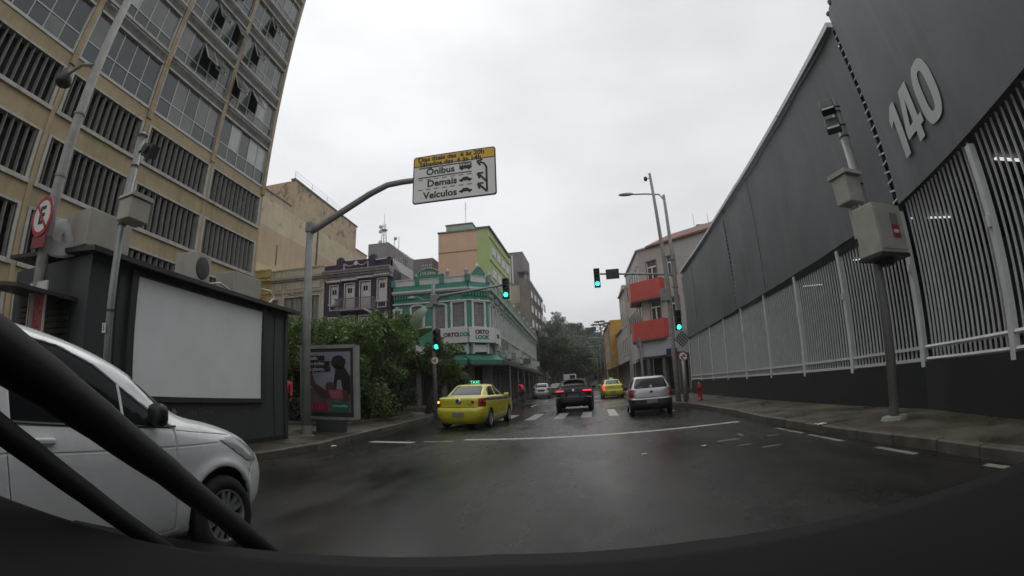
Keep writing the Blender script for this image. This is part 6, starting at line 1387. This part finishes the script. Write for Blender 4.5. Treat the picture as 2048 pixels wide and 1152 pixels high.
M['skin'] = mat('skin', (.19, .1, .07), .55, var=.05); M['redj'] = mat('red jacket', (.52, .02, .05), .6, var=.1, scale=8); M['dtrouser'] = mat('dark trousers', (.02, .02, .025), .8, var=.1); M['hair'] = mat('dark hair', (.012, .01, .009), .6)
def head(parent, p, yaw):
    o = MB().ball((0, 0, 0), (.075, .095, .115), 14).ball((0, .09, -.015), (.014, .02, .02), 6).ball((-.035, .083, .012), .012, 6).ball((.035, .083, .012), .012, 6).ball((.078, 0, -.01), (.012, .022, .03), 6).ball((-.078, 0, -.01), (.012, .022, .03), 6).out('head', M['skin'], parent, True, p, yaw)
    MB().ball((0, -.015, .03), (.083, .1, .1), 12).out('hair', M['hair'], o, True); MB().b2(-.025, .025, .085, .094, -.055, -.045).out('mouth', M['redj'], o); return o
def hand(parent, p, d):
    return None
def fingers(J, E, w, d, r=.009):
    """Palm and five unequal bent fingers grown from wrist joint w along d."""
    d = Vector(d).normalized(); s = d.cross(Vector((0, 0, 1))); s = s.normalized() if s.length > .1 else Vector((1, 0, 0)); dn = d.cross(s)
    c = Vector(J[w][:3]); J.append((*(c + d * .07), .032, .016)); pm = len(J) - 1; E.append((w, pm))
    for k, (ln, off) in enumerate(((.07, -.03), (.08, -.01), (.075, .01), (.058, .03))):
        a = c + d * .1 + s * off; J.append((*a, r)); E.append((pm, len(J) - 1)); J.append((*(a + d * ln * .5 + dn * .012), r)); E.append((len(J) - 2, len(J) - 1)); J.append((*(a + d * ln * .8 + dn * .04), r * .85)); E.append((len(J) - 2, len(J) - 1))
    a = c + d * .04 - s * .045; J.append((*a, r * 1.1)); E.append((w, len(J) - 1)); J.append((*(a + d * .045 - s * .012 + dn * .02), r)); E.append((len(J) - 2, len(J) - 1))
# cyclist, seen from the side, riding along the left kerb
cp = aY(1043, 800, 33); cy0 = Vector((cp.x, 33, 0)); cyc = thing('bicycle', 'dark bicycle ridden beside the parked cars under a red jacketed rider', 'bicycle', cy0, R(62))
mb = MB()
for y in (-.52, .52):
    mb.tube([(0, y + .33 * math.cos(2 * math.pi * k / 24), .34 + .33 * math.sin(2 * math.pi * k / 24)) for k in range(25)], .022, 6)
mb.outs('tyre', M['rubber'], cyc)
mb = MB()
for y in (-.52, .52):
    for k in range(12): a = 2 * math.pi * k / 12; mb.tube([(0, y, .34), (0, y + .32 * math.cos(a), .34 + .32 * math.sin(a))], .003, 3)
mb.out('spoke', M['chrome'], cyc)['kind'] = 'stuff'
MB().tube([(0, -.52, .34), (0, -.12, .3), (0, .36, .82), (0, -.22, .85), (0, -.52, .34)], .017, 6).tube([(0, -.12, .3), (0, -.24, .92)], .017, 6).tube([(0, .52, .34), (0, .36, .82), (0, .33, .98)], .017, 6).tube([(-.26, .26, 1.0), (0, .34, .99), (.26, .26, 1.0)], .014, 6).out('frame', M['dgrey'], cyc)
MB().ball((0, -.26, .95), (.07, .14, .035)).out('saddle', M['black'], cyc); MB().lathe([(.08, -.01), (.08, .01)], (0, -.12, .3), 'x', 14).tube([(.1, -.12, .3), (.1, -.05, .18)], .012, 5).tube([(-.1, -.12, .3), (-.1, -.19, .42)], .012, 5).out('crank', M['dgrey'], cyc)
pe = thing('person', 'cyclist in a bright red jacket leaning forward over the handlebar', 'person', cy0, R(62))
J = [(0, -.24, 1.03, .15, .12), (0, -.12, 1.22, .15, .11), (0, .0, 1.4, .17, .12), (0, .06, 1.5, .06), (.19, .0, 1.43, .06), (.24, .12, 1.22, .045), (.24, .26, 1.06, .035), (-.19, .0, 1.43, .06), (-.24, .12, 1.22, .045), (-.24, .26, 1.06, .035)]
E = [(0, 1), (1, 2), (2, 3), (2, 4), (4, 5), (5, 6), (2, 7), (7, 8), (8, 9)]; skin('jacket', J, E, M['redj'], pe)
J = [(0, -.24, 1.0, .14, .12), (.1, -.2, .98, .09), (.12, .12, .78, .075), (.12, -.05, .3, .05), (.12, -.02, .18, .04), (.12, .1, .16, .035), (-.1, -.2, .98, .09), (-.12, .16, .86, .075), (-.12, -.12, .52, .05), (-.12, -.19, .42, .04), (-.12, -.06, .4, .035)]
skin('body', J, [(0, 1), (1, 2), (2, 3), (3, 4), (4, 5), (0, 6), (6, 7), (7, 8), (8, 9), (9, 10)], M['dtrouser'], pe)
for s_ in (-1, 1):
    J = [(s_ * .24, .24, 1.07, .03)]; E = []; fingers(J, E, 0, (0, .8, -.35)); skin('hand', J, E, M['skin'], pe, 1)
head(pe, (0, .1, 1.65), 0)
# someone in red half hidden by the kiosk
sp = aY(573, 800, 13.5); sp = Vector((sp.x - .05, 13.5, .14)); pe = thing('person', 'standing person in red top half hidden by the kiosk end', 'person', sp, R(200))
J = [(0, 0, 1.0, .15, .11), (0, 0, 1.2, .15, .1), (0, 0, 1.4, .18, .11), (0, .01, 1.52, .06), (.2, 0, 1.43, .06), (.25, .03, 1.17, .048), (.23, .15, .98, .036), (-.2, 0, 1.43, .06), (-.25, .03, 1.17, .048), (-.24, .1, .96, .036)]
skin('shirt', J, [(0, 1), (1, 2), (2, 3), (2, 4), (4, 5), (5, 6), (2, 7), (7, 8), (8, 9)], M['redj'], pe)
J = [(0, 0, .98, .15, .12), (.1, 0, .9, .09), (.11, .03, .5, .068), (.11, 0, .1, .045), (.11, .13, .04, .04), (-.1, 0, .9, .09), (-.11, .02, .5, .068), (-.11, -.02, .1, .045), (-.11, .11, .04, .04)]
skin('body', J, [(0, 1), (1, 2), (2, 3), (3, 4), (0, 5), (5, 6), (6, 7), (7, 8)], M['dtrouser'], pe)
for s_, y, z in ((1, .15, .96), (-1, .1, .94)):
    J = [(s_ * .235, y, z, .028)]; E = []; fingers(J, E, 0, (0, .3, -.9)); skin('hand', J, E, M['skin'], pe, 1)
head(pe, (0, .03, 1.66), 0)
# red stall behind
p = aY(596, 800, 17.5); o = thing('market_stall', 'small stall with red canopy between the kiosk and the advertising panel', 'stall', (p.x, 17.5, .14))
MB().prism([(-.7, 2.05), (.7, 2.05), (.55, 2.3), (-.55, 2.3)], 'y', -.6, .6).out('canopy', M['redj'], o)
mb = MB()
for x in (-.65, .65):
    for y in (-.55, .55): mb.tube([(x, y, -.02), (x, y, 2.06)], .025, 6)
mb.outs('post', M['alu'], o); MB().b2(-.65, .65, -.5, .4, .75, .85).b2(-.6, .6, -.45, .35, .02, .75).out('counter', M['shopwall'], o); MB().b2(-.6, .6, .42, .5, .85, 2.0).out('back_panel', M['shopdark'], o)
# ------------------------------------------------------------------ inside of the camera car: pillar and dashboard
M['pillar'] = mat('pillar trim', (.006, .0065, .007), .8, var=.1)
M['dash'] = mat('dashboard plastic', (.004, .0042, .0045), .8, var=.1, scale=8, spec=.2)
ci = thing('car_interior', 'dark dashboard and slanting windscreen pillar of the car carrying the camera', 'car interior', (0, 0, 0))
def rp(px, py, t): return CAM + ray(px, py) * t
mb = MB(); edge = [rp(px, py, t) for px, py, t in ((-260, 840, .95), (0, 985, .9), (300, 1078, .82), (600, 1118, .76), (1000, 1122, .72), (1400, 1096, .72), (1700, 1040, .76), (2048, 932, .86), (2300, 800, .95))]
rows = []
for k, (s1, dz) in enumerate(((1.0, -.2), (1.0, -.02), (.99, -.003), (.96, .0), (.8, -.025), (.6, -.06), (.45, -.12), (.4, -.3))):
    rows.append([mb.bm.verts.new((CAM.x + (p.x - CAM.x) * s1, CAM.y + (p.y - CAM.y) * s1, p.z + dz)) for p in edge])
for u, v in zip(rows, rows[1:]):
    for k in range(len(u) - 1): mb.bm.faces.new((u[k], u[k + 1], v[k + 1], v[k]))
mb.out('dashboard', M['dash'], ci, True)
b_ = [(rp(560, 1130, .93), .02), (rp(450, 1035, .93), .022), (rp(330, 940, .9), .028), (rp(200, 842, .87), .036), (rp(100, 768, .84), .041), (rp(0, 700, .82), .046), (rp(-160, 590, .8), .05), (rp(-330, 480, .78), .055), (Vector((-.72, -.1, 1.62)), .045)]
MB().tube([p for p, r in b_], [r for p, r in b_], 12).out('windscreen_pillar', M['pillar'], ci, True)
cw = MB(); edge2 = [rp(px, py, t) for px, py, t in ((150, 1040, .95), (300, 1068, .92), (600, 1106, .88), (1000, 1108, .86), (1400, 1080, .86), (1700, 1030, .9), (2048, 922, 1.0), (2300, 790, 1.1))]
for p, q in zip(edge2, edge2[1:]): cw.quad(p, q, q + Vector((0, -.16, -.06)), p + Vector((0, -.16, -.06)))
cw.out('cowl', mat('cowl plastic', (.005, .0055, .0055), .6, var=.3, scale=20, spec=.2), ci, True, weld=True)
b2 = [(rp(420, 1160, .86), .014), (rp(310, 1085, .86), .016), (rp(170, 985, .82), .019), (rp(70, 910, .8), .021), (rp(-40, 825, .78), .022), (rp(-200, 710, .76), .024)]
MB().tube([p for p, r in b2], [r for p, r in b2], 12).out('quarter_window_frame', M['pillar'], ci, True)
# unseen roof lining, doors and rear of the cabin, added to shade the dashboard
mb = MB(); mb.b2(-.76, .76, -2.2, .02, 1.62, 1.68); mb.out('roof_lining', M['dash'], ci)
mb = MB(); mb.b2(-.82, .82, -2.3, -2.2, .4, 1.62); mb.out('rear_panel', M['dash'], ci)
for s_ in (-1, 1): MB().b2(s_ * .82 - .03, s_ * .82 + .03, -2.2, -.25, .3, 1.0).out('door_panel', M['dash'], ci)
# ------------------------------------------------------------------ damp air: one closed box of thin, even haze
hm = bpy.data.materials.new('haze'); hm.use_nodes = True; t = hm.node_tree; t.nodes.remove(t.nodes['Principled BSDF'])
pv = t.nodes.new('ShaderNodeVolumePrincipled'); pv.inputs['Color'].default_value = (.86, .88, .9, 1); pv.inputs['Density'].default_value = .0006; pv.inputs['Anisotropy'].default_value = .2
t.links.new(pv.outputs[0], t.nodes['Material Output'].inputs['Volume'])
hz_ = MB().b2(-740, 740, -340, 1240, -1.6, 48).out('haze', hm); tag(hz_, kind='stuff')
